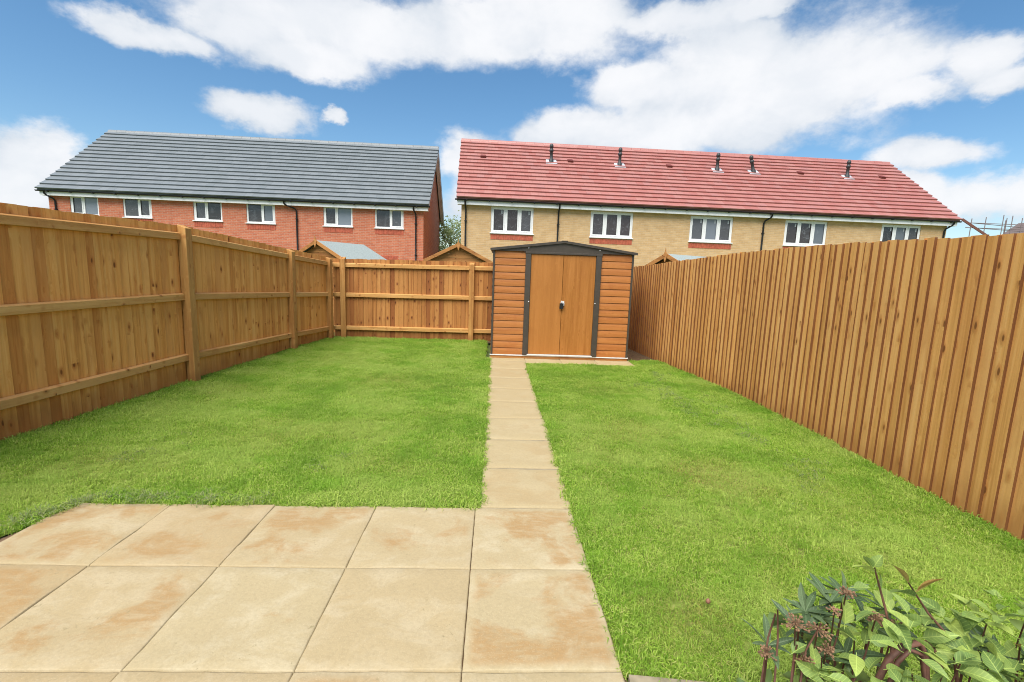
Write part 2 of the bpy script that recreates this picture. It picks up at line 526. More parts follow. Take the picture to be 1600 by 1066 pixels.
GRASS, nt = new_mat('lawn_grass')
g = nt.n('ShaderNodeNewGeometry')
oi = nt.n('ShaderNodeObjectInfo')
pos = g.outputs['Position']
isl = g.outputs['Random Per Island']
patch = nt.noise(pos, 0.9, 5, 0.62, 0.4)
patch2 = nt.noise(nt.vmath('ADD', pos, (7.3, 2.1, 0)).outputs[0], 2.6, 4, 0.6, 0.3)
da = nt.n('ShaderNodeAttribute', attribute_name='dry', attribute_type='INSTANCER')
dry = da.outputs['Fac']
c = nt.ramp(isl, [(0.0, (0.12, 0.24, 0.02)), (0.4, (0.27, 0.46, 0.04)), (0.82, (0.38, 0.56, 0.075)), (0.94, (0.52, 0.56, 0.17)), (1.0, (0.6, 0.5, 0.26))])
c = nt.mix(nt.smooth(patch2, 0.46, 0.66, 0, 0.5), c, (0.2, 0.42, 0.03))
straw = nt.ramp(nt.math('FRACT', nt.math('MULTIPLY', isl, 7.3)), [(0.0, (0.46, 0.40, 0.16)), (0.5, (0.34, 0.36, 0.08)), (1.0, (0.40, 0.26, 0.11))])
pickd = nt.math('MULTIPLY', dry, nt.math('GREATER_THAN', nt.math('FRACT', nt.math('MULTIPLY', isl, 3.77)), 0.35))
c = nt.mix(nt.math('MULTIPLY', pickd, 0.9), c, straw)
lt = nt.n('ShaderNodeAttribute', attribute_name='tone', attribute_type='INSTANCER').outputs['Fac']
c = nt.mix(nt.smooth(lt, 0.35, 1.0, 0, 0.5), c, (0.46, 0.56, 0.14))
c = nt.mix(nt.smooth(lt, 0.4, 0.0, 0, 0.4), c, (0.15, 0.30, 0.028))
finish(nt, c, 0.6, spec=0.2, translucent=0.42)

CLIP, nt = new_mat('dead_clippings')
g = nt.n('ShaderNodeNewGeometry')
c = nt.ramp(g.outputs['Random Per Island'], [(0.0, (0.06, 0.11, 0.035)), (0.6, (0.12, 0.17, 0.06)), (1.0, (0.22, 0.23, 0.1))])
finish(nt, c, 0.8, spec=0.15)


# ------------------------------------------------------------------ ground sheet
def ground_z(x, y):
    d = max(0.0, min(1.0, (y - 7.6) / 4.0), min(1.0, (abs(x) - 4.6) / 4.0))
    d = d * d * (3 - 2 * d)
    return -0.06 - 0.56 * d


ax = [-900, -400, -150, -60, -30, -20, -14, -10, -8.6, -7.5, -6.5, -5.5, -4.6, -3, 0, 2, 4.6, 5.5, 6.5, 7.5, 8.6, 10, 14, 20, 30, 45, 60, 150, 400, 900]
ay = [-900, -300, -80, -30, -10, -5, -2, 0, 2, 4, 6, 7.6, 8.4, 9.2, 10, 10.8, 11.6, 14, 18, 24, 32, 45, 70, 150, 400, 1000]
mb = MB()
mb.v = [(x, y, ground_z(x, y)) for y in ay for x in ax]
nx = len(ax)
mb.f = [(j * nx + i, j * nx + i + 1, (j + 1) * nx + i + 1, (j + 1) * nx + i) for j in range(len(ay) - 1) for i in range(nx - 1)]
struct(obj('ground', mb.mesh('ground', FIELD)))

# garden fence lines (base points with fence height) -------------------------
LEFT = [(-3.86, -1.6, 1.82), (-3.72, 0.72, 1.82), (-3.56, 3.0, 1.825), (-3.36, 5.42, 1.67), (-3.16, 6.86, 1.57)]
BACK = [(-3.14, 6.93, 1.56), (-0.36, 6.93, 1.585), (2.2, 6.93, 1.60), (2.74, 6.93, 1.60)]
RIGHT = [(3.16, -2.0, 1.75), (3.185, 0.4, 1.765), (3.215, 1.6, 1.785), (3.185, 3.1, 1.765), (3.0, 4.65, 1.69), (2.83, 6.0, 1.61), (2.74, 6.9, 1.585)]

lawn_outline = [(-3.9, -1.6), (-2.44, -1.6), (-2.44, -0.36), (-2.31, 0.0), (0.045, 0.0), (0.045, 5.02), (-0.05, 5.02), (-0.05, 6.93), (-3.2, 6.93), (-3.4, 5.42), (-3.6, 3.0)]
lawn_right = [(0.59, -1.215), (3.2, -1.5), (3.215, 1.6), (3.2, 3.1), (3.03, 4.65), (2.95, 5.2), (2.36, 5.12), (2.36, 4.66), (0.6, 4.64), (0.59, 0.0)]
for pts, hint in ((lawn_outline, 'l'), (lawn_right, 'r')):
    mb = MB()
    mb.poly([(x, y, -0.012) for x, y in pts])
    struct(obj('lawn', mb.mesh('lawn', SOIL)))
mb = MB()
mb.poly([(2.3, 5.0, -0.008), (2.97, 5.05, -0.008), (2.74, 6.93, -0.008), (-0.1, 6.93, -0.008), (-0.1, 6.7, -0.008), (2.3, 6.7, -0.008)])
struct(obj('soil', mb.mesh('soil', EARTH)))
mb = MB()
mb.poly([(0.6, -3.2, -0.03), (3.3, -3.2, -0.03), (3.3, -1.19, -0.03), (0.6, -1.19, -0.03)])
struct(obj('flower_bed', mb.mesh('flower_bed', EARTH)))


# ------------------------------------------------------------------ paving
def ramp01(i, n, e):
    return 0.0 if i == 0 else 1.0 if i == n else e + (1 - 2 * e) * (i - 1) / (n - 2)


def riven_slab(w, d, t=0.04, n=14, corner_cut=None):
    """slab centred on origin in x,y with its top near z=0"""
    mb = MB()
    ph = rng.uniform(0, 50, 6)
    grid = {}
    for j in range(n + 1):
        for i in range(n + 1):
            u, v = ramp01(i, n, 0.006 / w), ramp01(j, n, 0.006 / d)
            x, y = (u - 0.5) * w, (v - 0.5) * d
            e = min(i, j, n - i, n - j)
            z = 0.0016 * math.sin(7 * x + ph[0] + 3 * math.sin(9 * y + ph[1])) + 0.0014 * math.sin(15 * y + ph[2] + 2 * math.sin(11 * x + ph[3])) + 0.0008 * math.sin(37 * x + ph[4]) * math.sin(41 * y + ph[5])
            if e == 0:
                z = -0.002 + z
                x += 0.0008 * math.sin(60 * y + ph[0])
                y += 0.0008 * math.sin(60 * x + ph[1])
            grid[i, j] = len(mb.v)
            mb.v.append((x, y, z))
    for j in range(n):
        for i in range(n):
            mb.f.append((grid[i, j], grid[i + 1, j], grid[i + 1, j + 1], grid[i, j + 1]))
    ring = [grid[i, 0] for i in range(n + 1)] + [grid[n, j] for j in range(1, n + 1)] + [grid[i, n] for i in range(n - 1, -1, -1)] + [grid[0, j] for j in range(n - 1, 0, -1)]
    low = []
    for k in ring:
        x, y, z = mb.v[k]
        low.append(len(mb.v))
        mb.v.append((x, y, -t))
    for k in range(len(ring)):
        q = (k + 1) % len(ring)
        mb.f.append((ring[q], ring[k], low[k], low[q]))
    mb.uv = [[(0, 0)] * len(f) for f in mb.f]
    return mb


mb = MB()
mb.poly([(-2.44, -3.0, -0.02), (0.6, -3.0, -0.02), (0.6, -0.004, -0.02), (-2.30, -0.004, -0.02), (-2.44, -0.36, -0.02)])
patio = struct(obj('patio', mb.mesh('patio', MORTAR)))
S = 0.6
for j in range(5):
    y1 = -j * S
    for i in range(-4, 1):
        x0 = i * S
        w = S - 0.004
        x1 = x0 + S
        if i == -4:
            x0 += 0.02
            w -= 0.02
        if i == 0:
            w -= 0.012
        me = riven_slab(w, S - 0.008)
        dz = random.uniform(-0.0015, 0.0015)
        o = part('paving_slab', me, SLAB, patio, smooth=True, loc=(x0 + 0.0025 + w / 2, y1 - S / 2, dz))
        o.rotation_euler = (random.uniform(-.002, .002), random.uniform(-.002, .002), random.uniform(-.002, .002))
        if i == -4 and j == 0:      # corner slab is cut off diagonally
            m = o.data
            for v in m.vertices:
                xw, yw = v.co.x + o.location.x, v.co.y + o.location.y
                lim = -2.44 + (yw + 0.36) * (0.13 / 0.36) if yw > -0.36 else -2.44
                if xw < lim:
                    v.co.x = lim - o.location.x

mb = MB()
mb.poly([(0.03, 0.0, -0.0095), (0.6, 0.0, -0.0095), (0.6, 4.62, -0.0095), (2.34, 4.64, -0.0095), (2.34, 5.2, -0.0095), (0.03, 5.2, -0.0095)])
path = struct(obj('path', mb.mesh('path', PATHBED)))
for j in range(8):
    me = riven_slab(0.56, S - 0.028, n=12)
    o = part('paving_slab', me, PATHSLAB, path, smooth=True, loc=(0.318 + random.uniform(-.006, .006), j * S + S / 2 + 0.004, random.uniform(-0.002, 0.002)))
    o.rotation_euler = (random.uniform(-.003, .003), random.uniform(-.003, .003), random.uniform(-.006, .006))
for i in range(4):
    me = riven_slab(0.58, 0.45, n=8)
    o = part('paving_slab', me, PATHSLAB, path, smooth=True, loc=(0.318 + (i * 0.585 if i else 0), 5.03 if i == 0 else 4.88, random.uniform(-0.001, 0.001)))
    if i == 0:
        o.scale.y = 0.9

# brick edging between the lawn and the bed
edging = thing('brick_edging', 'low edging of red bricks topped with mortar beside the patio corner', 'edging', (0.6, -1.262, 0), R(-6.5))
part('mortar_top', MB().box(0.0, 2.6, -0.0, 0.035, -0.05, 0.012), PATHBED, edging)
for i in range(11):
    bevel(part('brick', MB().box(0.004 + i * 0.235, 0.229 + i * 0.235, -0.05, -0.002, -0.07, 0.004 + random.uniform(-.003, .003)), SOLDIER, edging), 0.004)


# ------------------------------------------------------------------ fences
def board_mesh(mat, w=0.122, thick=0.020, thin=0.006):
    inner0, outer0 = 0.011, 0.011 + thick
    mb = MB()
    n = 3
    for k in range(n):   # split lengthwise for a slightly uneven edge
        z0, z1 = k / n, (k + 1) / n
        e0, e1 = (0.0012 * math.sin(5 * z0), 0.0012 * math.sin(5 * z1))
        b = [(e0, inner0, z0), (w, 0.0, z0), (w, thin, z0), (e0, outer0, z0)]
        t = [(e1, inner0, z1), (w, 0.0, z1), (w, thin, z1), (e1, outer0, z1)]
        if k == 0:
            mb.v += b
        s = len(mb.v) - 4
        mb.v += t
        for i in range(4):
            mb.f.append((s + i, s + (i + 1) % 4, s + 4 + (i + 1) % 4, s + 4 + i))
        if k == 0:
            mb.f.append((3, 2, 1, 0))
        if k == n - 1:
            mb.f.append((s + 4, s + 5, s + 6, s + 7))
    mb.uv = [[(0, 0)] * len(f) for f in mb.f]
    me = mb.mesh('board', mat)
    me.materials.append(SAWN_SHADE)
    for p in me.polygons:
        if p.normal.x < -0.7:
            p.material_index = 1  # thick edge gets the darker colour that carries its shade
    return me


def fence(name, label, line, posts, board_mat, board_from=0.0, pitch=0.09, rail_drop=True):
    root = thing(name, label, 'fence', (line[0][0], line[0][1], 0))
    ox, oy = line[0][0], line[0][1]
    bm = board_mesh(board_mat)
    carry = 0.0
    run_left, run_shift = 0, 0.0
    for (xa, ya, ha), (xb, yb, hb) in zip(line[:-1], line[1:]):
        L = math.hypot(xb - xa, yb - ya)
        ang = math.atan2(yb - ya, xb - xa)
        dx, dy = (xb - xa) / L, (yb - ya) / L
        s = carry
        while s < L:
            p = pitch * random.uniform(0.93, 1.07)
            t = s / L
            h = ha + (hb - ha) * t + random.uniform(-0.007, 0.007)
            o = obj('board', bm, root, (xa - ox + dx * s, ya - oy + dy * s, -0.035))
            o.rotation_euler = (random.uniform(-.002, .002), random.uniform(-.0035, .0035), ang + random.uniform(-.012, .012))
            o.scale = (p / pitch, random.uniform(0.9, 1.15), h + 0.035)
            if run_left <= 0:
                run_left, run_shift = random.randint(4, 10), random.random()
            run_left -= 1
            o.color = (run_shift + random.uniform(-.0007, .0007), 0, 0, 1)
            s += p
        carry = s - L
        # three rails on the rail side
        nrm = Vector((dy, -dx, 0))
        for kind in range(3):
            za, zb = [(h - 0.12, 1.01 - (1.82 - h) * 0.6, 0.295 - (1.82 - h) * 0.4)[kind] for h in (ha, hb)]
            a = Vector((xa - ox, ya - oy, za)) + nrm * 0.022
            b = Vector((xb - ox, yb - oy, zb)) + nrm * 0.022
            d = b - a
            length = d.length
            mb = MB()
            # weathered-top rail, local x along its length
            mb.hexa([(0, -0.021, -0.042), (length, -0.021, -0.042), (length, 0.019, -0.042), (0, 0.019, -0.042),
                     (0, -0.021, 0.030), (length, -0.021, 0.030), (length, 0.019, 0.042), (0, 0.019, 0.042)])
            o = part('rail', mb, RAILW, root, loc=a)
            o.rotation_euler = (0, -math.asin(d.z / length), ang)
            bevel(o, 0.003)
    for (x, y, h, ang) in posts:
        mb = MB()
        mb.hexa([(-0.05, -0.1, -0.1), (0.05, -0.1, -0.1), (0.05, -0.001, -0.1), (-0.05, -0.001, -0.1),
                 (-0.05, -0.1, h - 0.03), (0.05, -0.1, h - 0.03), (0.05, -0.001, h + 0.01), (-0.05, -0.001, h + 0.01)])
        o = part('post', mb, POSTW, root, loc=(x - ox, y - oy, 0), rot=(0, random.uniform(-.004, .004), ang))
        bevel(o, 0.005, 2)
    return root


def seg_ang(line, k):
    return math.atan2(line[k + 1][1] - line[k][1], line[k + 1][0] - line[k][0])


fence('close_board_fence', 'golden timber fence with rails and stout posts along the left of the lawn', LEFT,
      [(-3.72, 0.62, 1.82, seg_ang(LEFT, 1)), (-3.555, 3.0, 1.825, seg_ang(LEFT, 2)), (-3.36, 5.4, 1.66, seg_ang(LEFT, 3)), (-3.19, 6.72, 1.57, seg_ang(LEFT, 3))], WOOD)
fence('close_board_fence', 'reddish timber fence across the back of the lawn beside the shed', BACK,
      [(-2.93, 6.95, 1.59, 0), (-0.38, 6.95, 1.565, 0), (2.1, 6.95, 1.58, 0)], WOOD_BACK)
fence('close_board_fence', 'long golden fence of overlapping vertical boards along the right of the lawn', RIGHT,
      [(3.19, 0.2, 1.6, seg_ang(RIGHT, 1)), (3.2, 2.6, 1.6, seg_ang(RIGHT, 2)), (2.95, 5.0, 1.5, seg_ang(RIGHT, 4))], WOOD_RIGHT, pitch=0.086)


# ------------------------------------------------------------------ garden shed
SW, SH, SDp = 2.29, 1.755, 1.72
shed = thing('garden_shed', 'wood-effect metal shed with double doors and dark brown frame at the path end', 'shed', (0.04, 5.06, 0), R(-0.6))
bevel(part('base_frame', MB().box(0.0, SW, 0.0, SDp, -0.002, 0.046), SHEDW, shed), 0.004)
part('base_rail', MB().box(-0.012, SW + 0.012, -0.014, 0.012, 0.046, 0.062), STEEL, shed)
part('threshold', MB().box(0.6, 1.69, -0.03, 0.0, 0.0625, 0.08), STEEL, shed)
Z0, ROWS = 0.062, 15
ph = (SH - Z0) / ROWS


def cladding(length):
    mb = MB()
    prof = [(0.012, 0.0), (-0.007, 0.0012), (-0.0095, 0.004), (-0.009, 0.035), (-0.007, 0.065), (-0.0035, 0.088), (0.001, ph - 0.008), (0.003, ph - 0.002), (0.012, ph)]
    for (ya, za), (yb, zb) in zip(prof[:-1], prof[1:]):
        mb.poly([(0, ya, za), (length, ya, za), (length, yb, zb), (0, yb, zb)])
    mb.poly([(0, y, z) for y, z in prof])
    mb.poly([(length, y, z) for y, z in reversed(prof)])
    return mb.mesh('plank', CLAD)


cl_f = cladding(0.5)
cl_s = cladding(SDp - 0.03)
for k in range(ROWS):
    obj('plank', cl_f, shed, (0.028, 0.005, Z0 + k * ph))
    obj('plank', cl_f, shed, (SW - 0.528, 0.005, Z0 + k * ph))
    obj('plank', cl_s, shed, (SW - 0.005, 0.02, Z0 + k * ph), (0, 0, R(90)))
    obj('plank', cl_s, shed, (0.005, SDp - 0.01, Z0 + k * ph), (0, 0, R(-90)))
part('back_panel', MB().box(0.02, SW - 0.02, SDp - 0.02, SDp, Z0, SH), CLAD, shed)
for x in (0.0, SW - 0.032):
    for y in (-0.014, SDp - 0.02):
        bevel(part('corner_post', MB().box(x, x + 0.032, y, y + 0.034, 0.062, SH + 0.02), DARKM, shed), 0.003)
for x in (0.527, SW - 0.527 - 0.09):
    bevel(part('door_post', MB().box(x, x + 0.09, -0.03, 0.02, 0.0625, SH - 0.01), DARKM, shed), 0.006)
bevel(part('door_header', MB().box(0.52, SW - 0.52, -0.034, 0.02, SH - 0.035, SH - 0.001), DARKM, shed), 0.004)
doors = []
for x0, x1 in ((0.618, 1.142), (1.147, 1.672)):
    mb = MB().box(x0, x1, -0.012, 0.012, 0.083, SH - 0.037)
    d = bevel(part('door', mb, DOORM, shed), 0.004)
    doors.append(d)
part('hasp', MB().box(1.135, 1.185, -0.02, -0.0125, 0.945, 0.975), STEEL, doors[1])
mb = MB()
mb.box(1.108, 1.17, -0.058, -0.03, 0.85, 0.94)
part('padlock', mb, BLACK, doors[0])
part('shackle', MB().tube([(1.13, -0.037, 0.93), (1.13, -0.037, 0.965), (1.143, -0.037, 0.98), (1.156, -0.037, 0.965), (1.156, -0.037, 0.93)], 0.005, 6), STEEL, doors[0])
part('handle', MB().box(1.172, 1.186, -0.03, -0.0125, 0.9, 0.944), STEEL, doors[1])
AP = 0.165
xm = SW / 2
mb = MB()
for y0, flip in ((-0.028, False), (0.02, True)):
    pts = [(-0.02, y0, SH + 0.0), (SW + 0.02, y0, SH + 0.0), (SW + 0.02, y0, SH + 0.022), (xm, y0, SH + AP), (-0.02, y0, SH + 0.022)]
    mb.poly(pts[::-1] if flip else pts)
mb.poly([(-0.02, 0.02, SH), (SW + 0.02, 0.02, SH), (SW + 0.02, -0.028, SH), (-0.02, -0.028, SH)])
part('gable_panel', mb, DARKM, shed)
mb = MB()
mb.poly([(-0.02, SDp, SH), (SW + .02, SDp, SH), (xm, SDp, SH + AP)][::-1])
part('gable_panel', mb, DARKM, shed)
for s in (-1, 1):
    xe = xm + s * (SW / 2 + 0.045)
    mb = MB()
    n = 9
    for k in range(n):
        y0, y1 = -0.05 + k * (SDp + 0.1) / n, -0.05 + (k + 1) * (SDp + 0.1) / n
        ym = y0 + 0.04
        mb.hexa([(xm, y0, SH + AP), (xe, y0, SH + 0.016), (xe, y1, SH + 0.016), (xm, y1, SH + AP), (xm, y0, SH + AP + 0.012), (xe, y0, SH + 0.026), (xe, y1, SH + 0.026), (xm, y1, SH + AP + 0.012)][::1] if s > 0 else
                [(xe, y0, SH + 0.016), (xm, y0, SH + AP), (xm, y1, SH + AP), (xe, y1, SH + 0.016), (xe, y0, SH + 0.026), (xm, y0, SH + AP + 0.012), (xm, y1, SH + AP + 0.012), (xe, y1, SH + 0.026)])
        mb.bar((xm, y0 + 0.02, SH + AP + 0.016), (xe, y0 + 0.02, SH + 0.03), 0.03, 0.014)
    part('roof_sheet', mb, DARKM, shed)
    part('roof_trim', MB().bar((xm, -0.052, SH + AP + 0.0), (xe, -0.052, SH + 0.012), 0.006, 0.03), DARKM, shed)
bevel(part('ridge_cap', MB().box(xm - 0.05, xm + 0.05, -0.06, SDp + 0.06, SH + AP + 0.008, SH + AP + 0.024), DARKM, shed), 0.008)
for x, z in ((0.57, SH + 0.055), (0.57, SH + 0.085), (SW - 0.57, SH + 0.055), (SW - 0.57, SH + 0.085), (0.6, 0.95), (SW - 0.6, 0.95)):
    part('bolt', MB().lathe((0, 0, 0), [(0.009, 0), (0.009, 0.004), (0.005, 0.007)], 8), STEEL, shed, loc=(x, -0.03, z), rot=(R(90), 0, 0))


# ------------------------------------------------------------------ houses
def wall_face(mb, x0, x1, z0, z1, openings, to3d, depth_dir, depth=0.09, u_off=0.0):
    xs = sorted({x0, x1, *[a for o in openings for a in o[:2]]})
    zs = sorted({z0, z1, *[a for o in openings for a in o[2:4]]})
    for i in range(len(xs) - 1):
        for j in range(len(zs) - 1):
            cx, cz = (xs[i] + xs[i + 1]) / 2, (zs[j] + zs[j + 1]) / 2
            if any(o[0] < cx < o[1] and o[2] < cz < o[3] for o in openings):
                continue
            q = [(xs[i], zs[j]), (xs[i + 1], zs[j]), (xs[i + 1], zs[j + 1]), (xs[i], zs[j + 1])]
            mb.poly([to3d(a, b) for a, b in q], [(a + u_off, b + 5) for a, b in q])
    dv = Vector(depth_dir) * depth
    for a, b, c, d in openings:
        for p, q in (((a, c), (a, d)), ((a, d), (b, d)), ((b, d), (b, c)), ((b, c), (a, c))):
            P, Q = Vector(to3d(*p)), Vector(to3d(*q))
            mb.poly([P, Q, Q + dv, P + dv], [(p[0], p[1] + 5), (q[0], q[1] + 5), (q[0] + .1, q[1] + 5), (p[0] + .1, p[1] + 5)])


def window(parent, x0, x1, z0, z1, y, panes, stickers, casement=None):
    """casement frame bars as one white part; panes and sill are sub-parts"""
    fr = 0.068
    mb = MB()
    ya, yb = y - 0.035, y + 0.03
    mb.box(x0, x1, ya, yb, z1 - fr, z1).box(x0, x1, ya, yb, z0, z0 + fr)
    mb.box(x0, x0 + fr, ya, yb, z0 + fr, z1 - fr).box(x1 - fr, x1, ya, yb, z0 + fr, z1 - fr)
    edges = [x0 + fr]
    for s in panes[:-1]:
        m = x0 + (x1 - x0) * s
        mb.box(m - 0.035, m + 0.035, ya, yb, z0 + fr, z1 - fr)
        edges += [m - 0.035, m + 0.035]
    edges.append(x1 - fr)
    cells = list(zip(edges[0::2], edges[1::2]))
    for k, (a, b) in enumerate(cells):
        if casement is None or k in casement:
            c = 0.05
            zt, zb = z1 - fr, z0 + fr
            mb.box(a, b, ya - 0.012, ya, zt - c, zt).box(a, b, ya - 0.012, ya, zb, zb + c)
            mb.box(a, a + c, ya - 0.012, ya, zb + c, zt - c).box(b - c, b, ya - 0.012, ya, zb + c, zt - c)
    w = part('window', mb, WHITE, parent)
    for k, (a, b) in enumerate(cells):
        part('pane', MB().box(a - .002, b + .002, y - 0.006, y + 0.006, z0 + fr - .002, z1 - fr + .002), GLASS, w)
        if stickers and random.random() < 0.85:
            sx = b - 0.15
            part('sticker', MB().box(sx, sx + 0.06, y - 0.0095, y - 0.0065, z1 - fr - 0.22, z1 - fr - 0.08), STICK, w)
    bevel(part('sill', MB().box(x0 - 0.04, x1 + 0.04, y - 0.13, y - 0.03, z0 - 0.035, z0 + 0.004), WHITE, w), 0.006)
    return w


BASE = -0.62


def house(name, label, A, ang, x_off, length, eave, run, pitch_deg, wall_mat, tile, windows, low_windows, pipes, panes_of, stickers, ncourse=16, tile_w=0.33, n_single=5):
    root = thing(name, label, 'terrace', (A[0], A[1], BASE), ang)
    dz = -BASE
    pit = R(pitch_deg)
    x0, x1 = x_off, x_off + length
    wy = 0.33
    wx0, wx1 = x0 + 0.2, x1 - 0.28
    depth = 2 * run - 2 * wy
    ridge = eave + run * math.tan(pit)
    wt = eave - 0.02
    mb = MB()
    ops = [(a, b, c, d) for a, b, c, d in windows] + [(a, b, c, d) for a, b, c, d in low_windows]
    wall_face(mb, wx0, wx1, BASE, wt, ops, lambda a, b: (a, wy, b + dz), (0, 1, 0))
    gz = eave + wy * math.tan(pit) - 0.12
    for gx, sgn in ((wx0, -1), (wx1, 1)):
        prof = [(wy, BASE), (wy + depth, BASE), (wy + depth, gz), (run, ridge - 0.14), (wy, gz)]
        pts = [(gx, y, z + dz) for y, z in prof]
        uv = [(y + 0.11, z + 5) for y, z in prof]
        mb.poly(pts if sgn > 0 else pts[::-1], uv if sgn > 0 else uv[::-1])
    mb.poly([(wx1, wy + depth, BASE + dz), (wx0, wy + depth, BASE + dz), (wx0, wy + depth, gz + dz), (wx1, wy + depth, gz + dz)],
            [(wx1, BASE + 5), (wx0, BASE + 5), (wx0, gz + 5), (wx1, gz + 5)])
    part('wall', mb, wall_mat, root)
    # windows and their soldier courses
    for k, (a, b, c, d) in enumerate(windows):
        pn, cs = panes_of(k)
        window(root, a + .004, b - .004, c + .03 + dz, d + dz, wy + 0.07, pn, stickers, cs)
        mb = MB()
        n = max(1, int((b - a) / 0.075))
        for i in range(n):
            px = a + (b - a) * i / n
            mb.box(px + .004, px + (b - a) / n - .004, wy - 0.012, wy + 0.05, c - 0.25 + dz - .0 - 0.0, c - 0.035 + dz)
        for v in range(0):
            pass
        o = part('brick_course', mb, SOLDIER, root)
        o['kind'] = 'stuff'
    for (a, b, c, d) in low_windows:
        window(root, a + .004, b - .004, c + .03 + dz, d + dz, wy + 0.07, (0.5, 1), False, None)
        mb = MB()
        n = max(1, int((b - a) / 0.075))
        for i in range(n):
            px = a + (b - a) * i / n
            mb.box(px + .004, px + (b - a) / n - .004, wy - 0.012, wy + 0.05, d + 0.005 + dz, d + 0.22 + dz)
        o = part('brick_course', mb, SOLDIER, root)
        o['kind'] = 'stuff'
    # fascia, soffit, bargeboards
    part('fascia', MB().box(x0 + 0.04, x1 - 0.04, 0.10, 0.125, eave - 0.24 + dz, eave - 0.015 + dz), WHITE, root)
    part('soffit', MB().box(x0 + 0.04, x1 - 0.04, 0.126, wy + 0.02, eave - 0.238 + dz, eave - 0.22 + dz), WHITE, root)
    for gx in (x0 + 0.03, x1 - 0.03):
        for s in (0, 1):
            ya, yb = (0.1, run) if s == 0 else (2 * run - 0.1, run)
            za, zb = eave + (0.1) * math.tan(pit) - 0.12, ridge - 0.11
            part('bargeboard', MB().bar((gx, ya, za + dz), (gx, yb, zb + dz), 0.025, 0.2), WHITE, root)
            inner = gx + (0.1 if gx < (x0 + x1) / 2 else -0.1)
            part('verge_soffit', MB().bar((inner, ya, za - 0.085 + dz), (inner, yb, zb - 0.085 + dz), 0.17, 0.014), WHITE, root)
    # roof: underlay deck, rear slope, then tiles
    mb = MB()
    th = 0.05
    for s in (0, 1):
        ye = 0.03 if s == 0 else 2 * run - 0.03
        ze = eave + 0.03 * math.tan(pit)
        P = [(x0, ye, ze), (x1, ye, ze), (x1, run, ridge), (x0, run, ridge)]
        b = [(x, y, z - th + dz) for x, y, z in P]
        t = [(x, y, z - 0.002 + dz) for x, y, z in P]
        mb.hexa(b + t if s == 0 else [b[1], b[0], b[3], b[2], t[1], t[0], t[3], t[2]])
    roof = part('roof', mb, tile, root)
    slope = run / math.cos(pit)
    gauge = slope / ncourse
    ntile = round(length / tile_w)
    tw = length / ntile
    thk = 0.055

    def tile_corners(course, xa, xb):
        lo, hi = course * gauge - 0.03, (course + 1) * gauge + 0.03
        c, s = math.cos(pit), math.sin(pit)

        def P(x, d, n):
            return (x, d * c - n * s, eave + d * s + n * c + dz)
        n0, n1 = 0.05, 0.004
        return [P(xa, lo, n0), P(xb, lo, n0), P(xb, hi, n1), P(xa, hi, n1), P(xa, lo, n0 + thk), P(xb, lo, n0 + thk), P(xb, hi, n1 + thk * .6), P(xa, hi, n1 + thk * .6)]
    joined = MB()
    for cidx in range(ncourse):
        shift = 0.5 * tw if cidx % 2 else 0.0
        k = 0
        x = x0 - shift
        while x < x1 - 1e-3:
            xa, xb = max(x, x0 - 0.02), min(x + tw, x1 + 0.02)
            x += tw
            if xb - xa < 0.03:
                continue
            q = tile_corners(cidx, xa + 0.0012, xb - 0.0012)
            j = random.uniform(-0.002, 0.002)
            q = [(p[0], p[1], p[2] + j) for p in q]
            if cidx < n_single:
                part('roof_tile', MB().hexa(q), tile, roof)
            else:
                joined.hexa(q)
    o = part('roof_tile', joined, tile, roof)
    o['kind'] = 'stuff'
    nr = round(length / 0.45)
    rm = MB()
    rl = length / nr
    prof = [(-0.13, -0.07), (-0.10, 0.01), (-0.04, 0.055), (0.04, 0.055), (0.10, 0.01), (0.13, -0.07)]
    for (ya, za), (yb, zb) in zip(prof[:-1], prof[1:]):
        rm.poly([(0, ya, za), (rl - 0.008, ya, za), (rl - 0.008, yb, zb), (0, yb, zb)])
    rm.poly([(0, y, z) for y, z in prof])
    rm.poly([(rl - 0.008, y, z) for y, z in prof[::-1]])
    rmesh = rm.mesh('ridge_tile', tile)
    for i in range(nr):
        obj('ridge_tile', rmesh, roof, (x0 + i * rl, run, ridge + 0.045 + dz + random.uniform(-.003, .003)))
    # gutter and downpipes
    mb = MB()
    prof = [(0.055 * math.cos(a), 0.055 * math.sin(a)) for a in [math.pi + math.pi * k / 8 for k in range(9)]]
    gz0 = eave - 0.03
    for (ya, za), (yb, zb) in zip(prof[:-1], prof[1:]):
        mb.poly([(x0 - 0.06, 0.035 + ya, gz0 + za + dz), (x1 + 0.06, 0.035 + ya, gz0 + za + dz), (x1 + 0.06, 0.035 + yb, gz0 + zb + dz), (x0 - 0.06, 0.035 + yb, gz0 + zb + dz)][::-1])
        mb.poly([(x0 - 0.06, 0.035 + ya * .9, gz0 + za * .9 + dz), (x1 + 0.06, 0.035 + ya * .9, gz0 + za * .9 + dz), (x1 + 0.06, 0.035 + yb * .9, gz0 + zb * .9 + dz), (x0 - 0.06, 0.035 + yb * .9, gz0 + zb * .9 + dz)])
    for xe in (x0 - 0.06, x1 + 0.06):
        mb.poly([(xe, 0.035 + y, gz0 + z + dz) for y, z in prof])
    gut = part('gutter', mb, BLACK, root)
    k = 0
    x = x0 + 0.4
    while x < x1:
        part('gutter_bracket', MB().box(x, x + 0.05, -0.027, 0.1, gz0 - 0.072 + dz, gz0 - 0.02 + dz), BLACK, gut)
        x += 0.95
